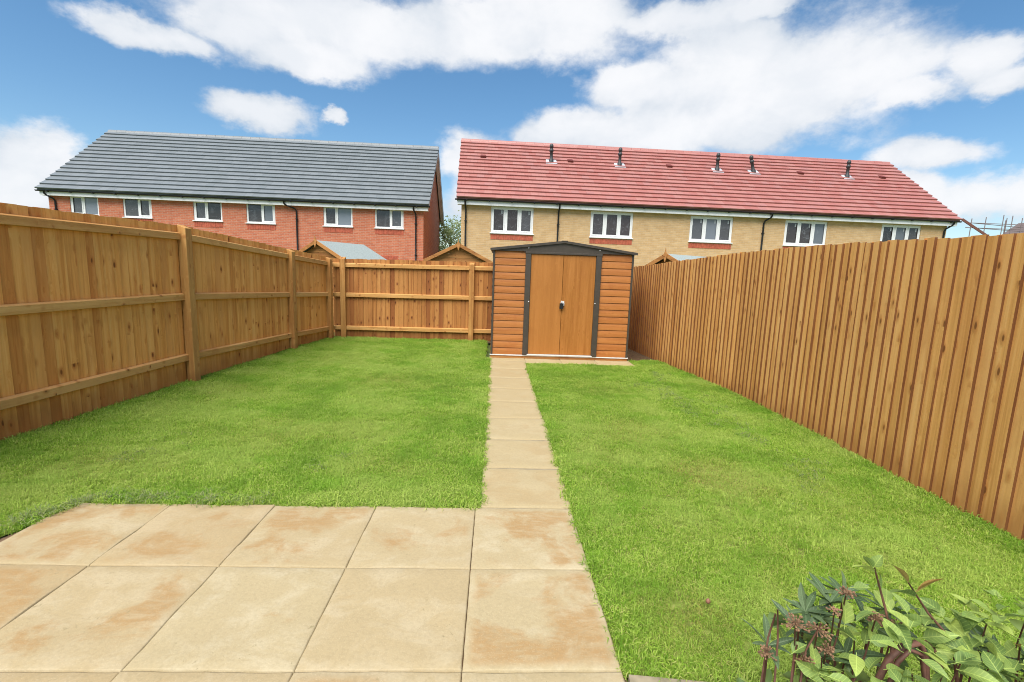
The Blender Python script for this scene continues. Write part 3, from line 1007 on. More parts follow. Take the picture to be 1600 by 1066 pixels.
    for xg, xp in pipes:
        pts = [(xg, 0.035, gz0 - 0.04), (xg, 0.035, gz0 - 0.13), (xg + (xp - xg) * .12, 0.1, gz0 - 0.2), (xp - (xp - xg) * .12, wy - 0.09, gz0 - 0.33), (xp, wy - 0.05, gz0 - 0.43), (xp, wy - 0.05, BASE + 0.05)]
        dp = part('downpipe', MB().tube([(a, b, c + dz) for a, b, c in pts], 0.036, 8), BLACK, root, smooth=True)
        for zc in (3.45, 2.0, 0.6):
            part('pipe_clip', MB().box(xp - 0.055, xp + 0.055, wy - 0.1, wy - 0.002, zc + dz, zc + 0.035 + dz), BLACK, dp)
    return root, roof, dict(eave=eave, pit=pit, dz=dz, wy=wy)


ANG_L, ANG_R = R(1.5), R(2.1)
AL, AR = (-19.885, 19.69), (-1.673, 17.765)
winL = [(0.76, 1.98, 3.22, 4.14), (3.03, 4.27, 3.22, 4.14), (6.09, 7.36, 3.2, 4.14), (8.44, 9.73, 3.18, 4.14), (11.91, 13.24, 3.18, 4.14), (14.27, 15.6, 3.18, 4.14)]


def panesL(k):
    return ((0.47, 1), [0]) if k % 2 == 0 else ((0.54, 1), [1])


lowL = [(14.35, 15.35, 0.7, 1.72), (11.9, 13.1, 0.7, 1.72), (8.5, 9.7, 0.7, 1.72), (3.2, 4.4, 0.7, 1.72)]
hl, rl_, il = house('red_brick_terrace', 'red brick terrace with dark grey tiled roof behind the left fence', AL, ANG_L, -0.33, 17.14, 4.29, 4.6, 38.3, REDBRICK, GREYTILE,
                    winL, lowL, [(-0.05, 0.18), (10.25, 10.71), (16.1, 16.18)], panesL, False)

winR = [(1.52, 3.35, 2.99, 4.12), (5.84, 7.73, 2.98, 4.11), (10.3, 12.26, 2.96, 4.1), (14.68, 16.68, 2.96, 4.1), (19.28, 21.2, 2.96, 4.1)]


def panesR(k):
    return ((0.34, 0.67, 1), None)


lowR = [(1.3, 2.2, -0.55, 1.5), (5.9, 7.0, -0.55, 1.5), (15.0, 16.6, 0.5, 1.5)]
hr, rr_, ir = house('buff_brick_terrace', 'buff brick terrace with red tiled roof and vent pipes behind the shed', AR, ANG_R, 0.06, 22.66, 4.36, 4.42, 37.4, BUFFBRICK, REDTILE,
                    winR, lowR, [(0.42, 0.45), (4.42, 4.42), (13.85, 13.65), (22.45, 22.3)], panesR, True, n_single=4)


def on_roof(info, x, y):
    return Vector((x, y, info['eave'] + y * math.tan(info['pit']) + 0.1 + info['dz']))


for i, x in enumerate((4.37, 7.68, 12.53, 14.38, 19.25)):
    p = on_roof(ir, x, 2.85)
    tilt = R(-15) if i == 3 else R(random.uniform(-2, 2))
    mb = MB().lathe((0, 0, 0), [(0.12, -0.12), (0.11, 0.05), (0.075, 0.12), (0.07, 0.42), (0.1, 0.43), (0.1, 0.52), (0.07, 0.54), (0.07, 0.6), (0.095, 0.61), (0.095, 0.7), (0.05, 0.78)], 12)
    v = part('vent_pipe', mb, VENTM, hr, smooth=True, loc=p, rot=(0, tilt, 0))
    fl = MB().hexa([(-0.27, -0.26, -0.02), (0.27, -0.26, -0.02), (0.24, 0.2, -0.02), (-0.24, 0.2, -0.02), (-0.27, -0.26, 0.005), (0.27, -0.26, 0.005), (0.24, 0.2, 0.005), (-0.24, 0.2, 0.005)])
    part('flashing', fl, LEAD, v, rot=(ir['pit'], -tilt, 0), loc=(0, 0, 0.0))
for x in (1.15, 5.3, 10.16, 16.85, 21.17):
    p = on_roof(ir, x, 2.95)
    part('tile_vent', MB().hexa([(-0.13, -0.15, 0), (0.13, -0.15, 0), (0.13, 0.15, 0), (-0.13, 0.15, 0), (-0.12, -0.14, 0.09), (0.12, -0.14, 0.09), (0.12, 0.15, 0.02), (-0.12, 0.15, 0.02)]), VENTRED, hr, loc=p, rot=(ir['pit'], 0, 0))


# ------------------------------------------------------------------ neighbours' timber sheds
def apex_shed(label, apex, direction, width, depth, felt, group):
    """apex: front end of the ridge; direction: horizontal vector from the front gable to the back"""
    base = ground_z(apex[0], apex[1])
    ang = math.atan2(direction[1], direction[0]) - math.pi / 2
    root = thing('timber_shed', label, 'shed', (apex[0], apex[1], base), ang, group)
    H = apex[2] - base
    hw = width / 2
    rise = hw * math.tan(R(27))
    ev = H - rise
    wz = ev + 0.16 * math.tan(R(27)) - 0.02
    part('wall', MB().box(-hw + 0.16, hw - 0.16, 0.16, depth - 0.1, 0.0, wz - 0.03), SHEDW, root)
    n = int(H / 0.12)
    top = H - 0.06
    k = 0
    z = 0.0
    while z < top:
        z1 = min(z + 0.118, top)
        hwz = lambda q: max(0.01, min(hw - 0.15, (H - 0.05 - q) / math.tan(R(27))))
        a, b = hwz(z), hwz(z1)
        part('cladding_board', MB().hexa([(-a, 0.128, z), (a, 0.128, z), (a, 0.158, z), (-a, 0.158, z), (-b, 0.14, z1), (b, 0.14, z1), (b, 0.158, z1), (-b, 0.158, z1)]), SHEDW, root)
        z += 0.12
    for s in (-1, 1):
        P = [(0, 0.0, H), (s * hw, 0.0, ev), (s * hw, depth, ev), (0, depth, H)]
        up = 0.022
        b = [Vector(p) for p in P]
        t = [Vector(p) + Vector((0, 0, up)) for p in P]
        if s < 0:
            b = [b[1], b[0], b[3], b[2]]
            t = [t[1], t[0], t[3], t[2]]
        part('roof_felt', MB().hexa(b + t), FELT, root)
        bevel(part('bargeboard', MB().bar((s * 0.0, -0.012, H - 0.015), (s * (hw + 0.015), -0.012, ev - 0.02), 0.02, 0.1), SHEDW, root), 0.003)
    mb = MB()
    for y, f in ((-0.045, 0), (-0.024, 1)):
        pts = [(0, y, H - 0.2), (0.03, y, H - 0.12), (0.055, y, H - 0.02), (0.035, y, H + 0.04), (0.012, y, H + 0.08), (0, y, H + 0.17), (-0.012, y, H + 0.08), (-0.035, y, H + 0.04), (-0.055, y, H - 0.02), (-0.03, y, H - 0.12)]
        mb.poly(pts if f == 0 else pts[::-1])
    m = len(mb.v) // 2
    for i in range(m):
        j = (i + 1) % m
        mb.f.append((i, m + (m - 1 - i), m + (m - 1 - j), j))
        mb.uv.append([(0, 0)] * 4)
    part('finial', mb, SHEDW, root)
    return root


CX, CY, CZ = 0.08, -2.735, 1.4425
g = 'timber sheds in the gardens beyond'
apex_shed('timber shed with grey felt roof and pointed finial in front of the red brick house', (CX - 0.366 * 14.5, CY + 14.5, CZ + 0.046 * 14.5), (0.42, 0.91), 2.1, 2.1, True, g)
apex_shed('timber shed gable with pointed finial just left of the wood-effect shed', (CX - 0.077 * 15, CY + 15, CZ + 0.05 * 15), (-0.03, 1.0), 2.1, 2.0, True, g)
apex_shed('timber shed with grey felt roof just showing above the right fence', (CX + 0.357 * 12, CY + 12, CZ + 0.044 * 12), (0.83, 0.56), 2.0, 2.2, True, g)


# ------------------------------------------------------------------ trees
def leafmat(name, cols, trans=0.3, veins=True):
    m, nt = new_mat(name)
    g = nt.n('ShaderNodeNewGeometry')
    oi = nt.n('ShaderNodeObjectInfo')
    r = nt.math('FRACT', nt.math('ADD', g.outputs['Random Per Island'], nt.math('MULTIPLY', oi.outputs['Random'], 5.7)))
    c = nt.ramp(r, cols)
    pos = nt.n('ShaderNodeTexCoord').outputs['Object']
    nz = nt.noise(pos, 40, 3, 0.6)
    c = nt.mix(nt.smooth(nz, 0.4, 0.75, 0, 0.3), c, tuple(x * 0.75 for x in cols[0][1]))
    if veins:
        sx = nt.n('ShaderNodeSeparateXYZ', inp={0: pos})
        ay_ = nt.math('ABSOLUTE', sx.outputs[1])
        mid = nt.smooth(ay_, 0.0004, 0.0013, 0.55, 0)
        side = nt.math('SINE', nt.math('MULTIPLY', nt.math('SUBTRACT', sx.outputs[0], nt.math('MULTIPLY', ay_, 0.8)), 720))
        vein = nt.math('MAXIMUM', mid, nt.smooth(side, 0.75, 1.0, 0, 0.28))
        c = nt.mix(vein, c, tuple(min(1, x * 1.5 + 0.03) for x in cols[-1][1]))
        edge = nt.smooth(nt.noise(pos, 18, 3, 0.6), 0.6, 0.75, 0, 0.35)
        c = nt.mix(edge, c, (0.3, 0.24, 0.08))
    finish(nt, c, 0.5, nz, 0.25, 0.003, spec=0.3, translucent=trans)
    return m


TREELEAF = leafmat('pale_tree_leaves', [(0, (0.25, 0.33, 0.12)), (0.5, (0.38, 0.46, 0.2)), (0.85, (0.46, 0.52, 0.3)), (1.0, (0.62, 0.62, 0.5))], 0.5, False)
BARK = plain_mat('bark', (0.11, 0.075, 0.05), 0.9, noise_amt=0.4, nscale=25, bump=0.5)


def leaf_cloud(n, centre, radii, size, clumps=40):
    cs = rng.normal(0, 1, (clumps, 3))
    cs /= np.linalg.norm(cs, axis=1)[:, None]
    cs *= (rng.uniform(0.25, 1.0, clumps) ** 0.5)[:, None] * np.array(radii)
    v, f = [], []
    for i in range(n):
        c = cs[rng.integers(clumps)] + rng.normal(0, 0.16, 3) * np.array(radii) + np.array(centre)
        a = rng.normal(0, 1, 3)
        a /= np.linalg.norm(a)
        b = np.cross(a, rng.normal(0, 1, 3))
        b /= np.linalg.norm(b)
        s = size * rng.uniform(0.6, 1.4)
        k = len(v)
        v += [tuple(c - a * s), tuple(c + b * s * 0.45), tuple(c + a * s), tuple(c - b * s * 0.45)]
        f.append((k, k + 1, k + 2, k + 3))
    mb = MB()
    mb.v, mb.f, mb.uv = v, f, [[(0, 0)] * 4] * len(f)
    return mb


def tree(name, label, x, y, h, rx, ry, rz, n, size, mat):
    base = ground_z(x, y)
    root = thing(name, label, 'tree', (x, y, base))
    mb = MB().tube([(0, 0, -0.1), (0.03, 0.02, h * 0.3), (-0.02, 0.05, h * 0.6), (0, 0, h * 0.9)], [0.14, 0.11, 0.07, 0.02], 8)
    for k in range(9):
        a = k * 2.4
        z = h * (0.3 + 0.06 * k)
        mb.tube([(0, 0, z), (rx * .4 * math.cos(a), ry * .4 * math.sin(a), z + .4), (rx * .8 * math.cos(a), ry * .8 * math.sin(a), z + .9)], [0.05, 0.035, 0.012], 6)
    part('trunk', mb, BARK, root, smooth=True)
    part('crown', leaf_cloud(n, (0, 0, h - rz), (rx, ry, rz), size), mat, root)
    return root


tree('broadleaf_tree', 'pale green tree in the gap between the two brick terraces', -2.9, 29.5, 5.0, 1.9, 1.7, 2.2, 9000, 0.085, TREELEAF)

# ------------------------------------------------------------------ scaffold and distant house on the right
sc_ = thing('scaffold', 'scaffold of thin tubes rising above the right end of the fence', 'scaffold', (36.0, 32.0, -0.62))


def D(dx, dzv, Y):     # point relative to the scaffold root from direction slopes
    return (CX + dx * Y - 36.0, CY + Y - 32.0, CZ + dzv * Y + 0.62)


for dx, top, Y in ((1.006, 0.142, 36), (1.037, 0.146, 36), (1.075, 0.152, 36), (1.081, 0.141, 37.5), (1.083, 0.146, 37.5), (1.095, 0.151, 36), (1.117, 0.147, 36), (1.2, 0.147, 36)):
    part('standard', MB().tube([(D(dx, 0, Y)[0], D(dx, 0, Y)[1], 0), D(dx, top, Y)], 0.028, 6), GALV, sc_)
for z, z2, Y in ((0.133, 0.133, 36), (0.1335, 0.121, 36.2), (0.123, 0.123, 36), (0.1235, 0.115, 36.2), (0.06, 0.06, 36)):
    part('ledger', MB().tube([D(0.995, z, Y), D(1.25, z2, Y)], 0.024, 6), GALV, sc_)
part('inclined_board', MB().bar(D(0.985, 0.1395, 35.2), D(1.052, 0.104, 35.2), 0.06, 0.17), plain_mat('brown_board', (0.15, 0.06, 0.045), 0.8), sc_)
fh = thing('distant_house', 'distant house with grey-brown roof at the far right edge beyond the scaffold', 'house', (55.9, 40.5, -1.2))
part('wall', MB().box(-2.6, 8, 0, 9, 0, 5.4), plain_mat('cream_render', (0.5, 0.42, 0.3), 0.9), fh)
mb = MB()
mb.hexa([(-3.0, -0.4, 5.3), (2.6, -0.4, 9.6), (2.6, 9.4, 9.6), (-3.0, 9.4, 5.3), (-3.0, -0.4, 5.5), (2.6, -0.4, 9.8), (2.6, 9.4, 9.8), (-3.0, 9.4, 5.5)])
mb.hexa([(2.61, -0.4, 9.6), (8.4, -0.4, 5.3), (8.4, 9.4, 5.3), (2.61, 9.4, 9.6), (2.61, -0.4, 9.8), (8.4, -0.4, 5.5), (8.4, 9.4, 5.5), (2.61, 9.4, 9.8)])
part('roof', mb, plain_mat('brown_grey_roof', (0.13, 0.1, 0.095), 0.7), fh)
mb = MB()
mb.poly([(-2.6, 0.0, 5.4), (8, 0.0, 5.4), (2.6, 0.0, 9.5)])
part('gable', mb, plain_mat('cream_gable', (0.5, 0.42, 0.3), 0.9), fh)


# ------------------------------------------------------------------ lawn grass
def tuft(seed, n=26, r=0.034, h=0.034, wid=0.0024):
    rg = np.random.default_rng(seed)
    v, f = [], []
    for i in range(n):
        a, q = rg.uniform(0, 6.283), r * math.sqrt(rg.uniform())
        bx, by = q * math.cos(a), q * math.sin(a)
        la = rg.uniform(0, 6.283)
        lean = rg.uniform(0.3, 1.5)
        hh = h * (rg.uniform(0.55, 1.2) if rg.uniform() < 0.94 else rg.uniform(1.3, 2.0))
        w = wid * rg.uniform(0.7, 1.5)
        lx, ly = math.cos(la), math.sin(la)
        sx, sy = -ly * w / 2, lx * w / 2
        m = (bx + lx * hh * lean * 0.3, by + ly * hh * lean * 0.3, hh * 0.6)
        t = (bx + lx * hh * lean * 0.95, by + ly * hh * lean * 0.95, hh * (1.0 - 0.42 * lean))
        k = len(v)
        v += [(bx - sx, by - sy, -0.004), (bx + sx, by + sy, -0.004), (m[0] + sx, m[1] + sy, m[2]), (m[0] - sx, m[1] - sy, m[2]), t]
        f += [(k, k + 1, k + 2, k + 3), (k + 3, k + 2, k + 4)]
    me = bpy.data.meshes.new('tuft')
    me.from_pydata(v, [], f)
    return me


def scatter_object(name, pts, rot, scl, var, protos, extra=()):
    me = bpy.data.meshes.new(name)
    me.vertices.add(len(pts))
    me.vertices.foreach_set('co', np.asarray(pts, dtype=np.float32).ravel())
    for nm, typ, dat in (('rot', 'FLOAT', rot), ('scl', 'FLOAT', scl), ('var', 'INT', var), *extra):
        at = me.attributes.new(nm, typ, 'POINT')
        at.data.foreach_set('value', dat)
    me.update()
    o = obj(name, me)
    o['kind'] = 'stuff'
    ng = bpy.data.node_groups.new(name + '_nodes', 'GeometryNodeTree')
    ng.interface.new_socket('Geometry', in_out='INPUT', socket_type='NodeSocketGeometry')
    ng.interface.new_socket('Geometry', in_out='OUTPUT', socket_type='NodeSocketGeometry')
    N = ng.nodes
    gi, go = N.new('NodeGroupInput'), N.new('NodeGroupOutput')
    jn = N.new('GeometryNodeJoinGeometry')
    for p in protos:
        oi = N.new('GeometryNodeObjectInfo')
        oi.inputs[0].default_value = p
        oi.inputs['As Instance'].default_value = True
        ng.links.new(oi.outputs['Geometry'], jn.inputs[0])
    ip = N.new('GeometryNodeInstanceOnPoints')
    ip.inputs['Pick Instance'].default_value = True

    def attr(nm, typ):
        a = N.new('GeometryNodeInputNamedAttribute')
        a.data_type = typ
        a.inputs[0].default_value = nm
        return a.outputs[0]
    cb = N.new('ShaderNodeCombineXYZ')
    ng.links.new(attr('rot', 'FLOAT'), cb.inputs[2])
    ng.links.new(gi.outputs[0], ip.inputs['Points'])
    ng.links.new(jn.outputs[0], ip.inputs['Instance'])
    ng.links.new(attr('var', 'INT'), ip.inputs['Instance Index'])
    ng.links.new(cb.outputs[0], ip.inputs['Rotation'])
    ng.links.new(attr('scl', 'FLOAT'), ip.inputs['Scale'])
    ng.links.new(ip.outputs[0], go.inputs[0])
    md = o.modifiers.new('scatter', 'NODES')
    md.node_group = ng
    return o


def inside(pts, poly):
    x, y = pts[:, 0], pts[:, 1]
    r = np.zeros(len(pts), bool)
    n = len(poly)
    for i in range(n):
        (x1, y1), (x2, y2) = poly[i], poly[(i + 1) % n]
        c = ((y1 > y) != (y2 > y)) & (x < (x2 - x1) * (y - y1) / (y2 - y1 + 1e-12) + x1)
        r ^= c
    return r


def edge_dist(pts, poly):
    d = np.full(len(pts), 9.0)
    n = len(poly)
    for i in range(n):
        a, b = np.array(poly[i]), np.array(poly[(i + 1) % n])
        ab = b - a
        t = np.clip(((pts - a) @ ab) / (ab @ ab), 0, 1)
        d = np.minimum(d, np.linalg.norm(pts - (a + t[:, None] * ab), axis=1))
    return d


protos = []
for s in range(6):
    me = tuft(100 + s, h=0.022 + 0.003 * (s % 3), r=0.03)
    me.materials.append(GRASS)
    protos.append(bpy.data.objects.new('grass_tuft', me))

P_all, S_all = [], []
for poly in (lawn_outline, lawn_right):
    a = np.array(poly)
    lo, hi = a.min(0), a.max(0)
    area = (hi - lo).prod()
    n = int(area * 2000)
    q = rng.uniform(lo, hi, (n, 2))
    q = q[inside(q, poly)]
    ed = edge_dist(q, poly)
    q, ed = q[ed > 0.006], ed[ed > 0.006]
    sc = rng.uniform(0.7, 1.25, len(q))
    sc *= np.where(ed < 0.09, 1.0 + 0.45 * rng.uniform(0, 1, len(q)) ** 2, 1.0)
    P_all.append(np.c_[q, np.full(len(q), -0.012)])
    S_all.append(sc)
P_all = np.vstack(P_all)
S_all = np.concatenate(S_all)


def vnoise(x, y, seed, cell):
    """smooth value noise on a grid of the given cell size"""
    tab = np.random.default_rng(seed).uniform(0, 1, (64, 64))
    u, v = x / cell + 20, y / cell + 20
    i, j = np.floor(u).astype(int), np.floor(v).astype(int)
    a, b = u - i, v - j
    a, b = a * a * (3 - 2 * a), b * b * (3 - 2 * b)
    t = lambda p, q: tab[p % 64, q % 64]
    return (t(i, j) * (1 - a) + t(i + 1, j) * a) * (1 - b) + (t(i, j + 1) * (1 - a) + t(i + 1, j + 1) * a) * b


gx, gy = P_all[:, 0], P_all[:, 1]
dry = np.zeros(len(P_all))
for px, py, rx, ry, k in ((1.75, 0.5, 0.4, 0.32, 0.9), (1.35, 1.5, 0.4, 0.5, 0.5), (1.0, 0.9, 0.25, 0.5, 0.35), (-1.7, 1.3, 0.7, 0.35, 0.5), (-2.6, 0.5, 0.5, 0.4, 0.5), (-1.2, 3.3, 0.6, 0.4, 0.4), (-2.2, 4.6, 0.6, 0.4, 0.35),
                          (1.5, 3.1, 0.35, 0.5, 0.4), (-2.9, 2.6, 0.35, 0.5, 0.4), (0.95, -0.9, 0.25, 0.3, 0.5), (1.6, -0.5, 0.5, 0.3, 0.4), (2.5, 0.3, 0.4, 0.5, 0.35), (-0.7, 0.6, 0.4, 0.3, 0.3)):
    dry = np.maximum(dry, k * np.exp(-((gx - px) / rx) ** 2 - ((gy - py) / ry) ** 2))
dry = np.clip(dry * (0.4 + 1.3 * vnoise(gx, gy, 5, 0.22)) + 0.35 * np.clip(vnoise(gx, gy, 9, 0.6) - 0.6, 0, 1) + 0.1 * vnoise(gx, gy, 3, 0.08), 0, 1)
stripe = 0.5 + 0.5 * np.sin((gy + 0.25 * gx) * 2 * math.pi / 0.85)
tone = np.clip(0.5 + 0.9 * (vnoise(gx, gy, 21, 0.45) - 0.5) + 0.7 * (vnoise(gx, gy, 22, 0.12) - 0.5) + 0.28 * (stripe - 0.5), 0, 1)
S_all *= (0.8 + 0.4 * vnoise(gx, gy, 31, 0.18)) * (1 - 0.25 * dry)
grass = scatter_object('lawn_grass', P_all, rng.uniform(0, 6.283, len(P_all)), S_all, rng.integers(0, 6, len(P_all)), protos, (('dry', 'FLOAT', dry), ('tone', 'FLOAT', tone)))
tag(grass, 'short mown green grass covering the lawn either side of the path', 'grass')

# dead clippings lying in streaks
cp = []
for s in range(3):
    me = tuft(300 + s, n=16, r=0.05, h=0.03, wid=0.0022)
    for v in me.vertices:
        v.co.z *= 0.35
    me.materials.append(CLIP)
    cp.append(bpy.data.objects.new('clipping_tuft', me))
pts = []
for (xa, ya, xb, yb, w, n) in ((2.5, 4.2, 2.2, 2.1, 0.06, 46), (2.75, 3.3, 2.45, 1.2, 0.07, 40), (2.0, 3.6, 2.3, 1.6, 0.08, 30), (2.6, 0.9, 2.2, 0.0, 0.1, 22), (-2.2, 0.06, -1.3, 0.03, 0.03, 50), (-2.5, -0.3, -2.28, 0.08, 0.03, 30), (-2.6, 0.4, -2.3, 1.0, .1, 14), (-1.2, .5, -.9, .8, .05, 8)):
    for i in range(n):
        t = rng.uniform()
        pts.append((xa + (xb - xa) * t + rng.normal(0, w), ya + (yb - ya) * t + rng.normal(0, w), 0.018))
clips = scatter_object('grass_clippings', pts, rng.uniform(0, 6.28, len(pts)), rng.uniform(0.7, 1.5, len(pts)), rng.integers(0, 3, len(pts)), cp)
tag(clips, 'dull grey-green dead clippings lying in streaks on the lawn', 'clippings')


# ------------------------------------------------------------------ foreground shrubs
def leaf_mesh(name, L, W, mat, shape='ovate', curl=0.25, fold=0.25, n=7):
    mb = MB()
    rows = []
    for i in range(n + 1):
        t = i / n
        if shape == 'ovate':
            w = W * (math.sin(math.pi * min(1, t ** 0.75)) ** 0.8) * (1.0 if t < 0.97 else 0.3)
        else:
            w = W * (math.sin(math.pi * t ** 0.9) ** 0.7)
        w = max(w, 0.0012) / 2
        x = L * t
        z = -curl * L * t * t * 0.6
        wav = 0.04 * W * math.sin(9 * t)
        rows.append([(x, -w, z + fold * w + wav), (x, -w * .5, z + fold * w * .35), (x, 0, z), (x, w * .5, z + fold * w * .35), (x, w, z + fold * w - wav)])
    for r_ in rows:
        mb.v += r_
    for i in range(n):
        for k in range(4):
            a = i * 5 + k
            mb.f.append((a, a + 1, a + 6, a + 5))
    mb.tube([(-0.012, 0, 0.001), (0, 0, -0.0005), (L * 0.5, 0, -curl * L * 0.15 - 0.0008)], [0.0012, 0.0012, 0.0006], 5)
    mb.uv = [[(0, 0)] * len(f) for f in mb.f]
    return mb.mesh(name, mat, True)


LGREEN = leafmat('light_green_leaf', [(0, (0.13, 0.215, 0.055)), (0.5, (0.21, 0.31, 0.085)), (0.85, (0.28, 0.39, 0.095)), (1.0, (0.37, 0.46, 0.10))], 0.35)
DGREEN = leafmat('dark_green_leaf', [(0, (0.05, 0.09, 0.035)), (0.5, (0.075, 0.125, 0.05)), (1.0, (0.115, 0.165, 0.075))], 0.2)
ORANGE = leafmat('orange_tinged_leaf', [(0, (0.28, 0.15, 0.04)), (0.5, (0.34, 0.22, 0.06)), (1.0, (0.28, 0.27, 0.08))], 0.35)
STEM = plain_mat('brown_stem', (0.14, 0.065, 0.045), 0.6, noise_amt=0.35, nscale=40)
DRIED = plain_mat('dried_flower', (0.19, 0.11, 0.06), 0.9, noise_amt=0.5, nscale=60)

ovs = [leaf_mesh('leaf', L, W, LGREEN, 'ovate', c, f) for L, W, c, f in ((0.056, 0.04, 0.35, 0.4), (0.066, 0.038, 0.5, 0.3), (0.045, 0.035, 0.25, 0.5), (0.074, 0.034, 0.45, 0.45))]
lns = [leaf_mesh('leaf', L, W, DGREEN, 'lance', c, f) for L, W, c, f in ((0.085, 0.019, 0.2, 0.35), (0.098, 0.021, 0.35, 0.3), (0.075, 0.018, 0.12, 0.4))]
org = leaf_mesh('leaf', 0.07, 0.022, ORANGE, 'lance', 0.2, 0.6)


def place_leaf(mesh, parent, root_loc, p, d, scale=1.0, twist=0.0):
    d = Vector(d).normalized()
    up = Vector((0, 0, 1))
    y = up.cross(d)
    if y.length < 1e-3:
        y = Vector((0, 1, 0))
    y.normalize()
    z = d.cross(y)
    m = Matrix((d, y, z)).transposed()
    m = m @ Matrix.Rotation(twist, 3, 'X')
    o = obj('leaf', mesh, parent, Vector(p) - Vector(root_loc))
    o.rotation_euler = m.to_euler()
    o.scale = (scale, scale, scale)
    return o


# light green shrub with arching stems
b1 = (1.3, -1.66, -0.03)
shrub = thing('leafy_shrub', 'light green broad-leaved shrub with arching brown stems in the near right corner', 'shrub', b1)
B1 = Vector(b1)


def stem(pts, r0, r1, parent, base, name='stem'):
    n = len(pts)
    mb = MB().tube([Vector(p) - base for p in pts], [r0 + (r1 - r0) * i / (n - 1) for i in range(n)], 7)
    return part(name, mb, STEM, parent, smooth=True)


stem([(1.24, -1.67, 0.0), (1.19, -1.64, 0.3), (1.175, -1.624, 0.498), (1.154, -1.611, 0.579), (1.122, -1.594, 0.685)], 0.006, 0.0022, shrub, B1)
stem([(1.42, -1.66, 0.0), (1.37, -1.64, 0.35), (1.341, -1.631, 0.493), (1.27, -1.617, 0.569), (1.214, -1.603, 0.649)], 0.006, 0.002, shrub, B1)
stem([(1.12, -1.65, 0.0), (1.137, -1.64, 0.38), (1.167, -1.632, 0.443), (1.204, -1.628, 0.478), (1.251, -1.628, 0.49), (1.27, -1.63, 0.45), (1.29, -1.66, 0.2), (1.3, -1.66, 0.0)], 0.0085, 0.009, shrub, B1)
stem([(1.16, -1.65, 0.0), (1.175, -1.64, 0.39), (1.19, -1.636, 0.44), (1.222, -1.632, 0.472), (1.26, -1.63, 0.455), (1.285, -1.65, 0.3)], 0.007, 0.006, shrub, B1)
stem([(1.4, -1.68, 0.0), (1.33, -1.65, 0.35), (1.29, -1.635, 0.47), (1.262, -1.63, 0.492)], 0.009, 0.007, shrub, B1)
stem([(1.6, -1.62, 0.0), (1.56, -1.62, 0.3), (1.545, -1.62, 0.47)], 0.005, 0.002, shrub, B1)
tips = [((1.122, -1.594, 0.685), 7), ((1.214, -1.603, 0.649), 6)]
key = [(ovs[3], (1.122, -1.596, 0.675), (-0.75, 0.1, 0.35), 0.85, 0.5), (ovs[2], (1.122, -1.594, 0.69), (0.25, -0.1, 0.8), 0.8, 0.8), (ovs[3], (1.118, -1.594, 0.685), (-0.5, 0.2, 0.8), 0.6, 1.0),
       (org, (1.214, -1.603, 0.649), (-0.55, 0.1, 0.7), 0.95, 0.5), (org, (1.24, -1.605, 0.625), (0.62, -0.1, 0.62), 1.05, -0.6), (ovs[3], (1.235, -1.608, 0.61), (-0.85, 0.0, 0.42), 1.15, 0.6),
       (ovs[1], (1.285, -1.62, 0.55), (-0.7, -0.3, 0.35), 1.0, 0.5), (ovs[0], (1.41, -1.6, 0.5), (0.45, 0.05, 0.55), 1.2, -0.7), (ovs[0], (1.40, -1.6, 0.5), (-0.2, 0.2, 0.75), 1.1, 0.7),
       (ovs[0], (1.5, -1.68, 0.43), (-0.05, -0.7, 0.5), 1.3, 0.0), (ovs[0], (1.47, -1.66, 0.435), (-0.9, -0.2, 0.35), 1.0, 0.8), (org, (1.545, -1.62, 0.47), (-0.5, -0.2, 0.4), 0.7, 0.3), (ovs[1], (1.548, -1.62, 0.475), (0.8, 0.1, 0.4), 1.0, -0.5),
       (ovs[0], (1.05, -1.61, 0.53), (0.15, 0.2, 0.9), 1.15, 0.9), (ovs[0], (1.16, -1.62, 0.52), (0.9, -0.2, 0.2), 0.95, -0.6), (ovs[1], (1.12, -1.62, 0.57), (-0.95, -0.1, 0.05), 0.95, 0.5),
       (ovs[1], (0.97, -1.63, 0.40), (-0.35, -0.3, 0.65), 1.0, 0.4), (ovs[1], (0.975, -1.63, 0.40), (0.5, -0.3, 0.6), 1.0, -0.4), (ovs[1], (0.972, -1.63, 0.41), (0.05, 0.3, 0.9), 0.9, 0.2), (ovs[2], (0.91, -1.62, 0.45), (0.6, 0.1, 0.4), 1.0, 0), (ovs[1], (0.80, -1.66, 0.36), (-0.4, 0.1, 0.7), 1.0, 0.5)]
stem([(0.84, -1.66, -0.03), (0.81, -1.66, 0.2), (0.80, -1.66, 0.36)], 0.003, 0.0015, shrub, B1)
for me, p, d, s, tw in key:
    place_leaf(me, shrub, B1, p, d, s, tw)
for i in range(270):
    x = rng.uniform(0.93, 1.9)
    y = rng.uniform(-1.76, -1.5)
    prof = 0.555 - 0.5 * max(0, 1.08 - x) - 0.1 * max(0, x - 1.35) + 0.05 * math.sin(17 * x)
    z = prof - abs(rng.normal(0, 0.10)) - 0.3 * max(0, -1.64 - y)
    a = rng.uniform(0, 6.283)
    place_leaf(ovs[rng.integers(4)], shrub, B1, (x, y, z), (math.cos(a), math.sin(a), rng.uniform(-0.15, 0.75)), rng.uniform(0.65, 1.1), rng.normal(0, 0.6))
low_v, low_f = [], []
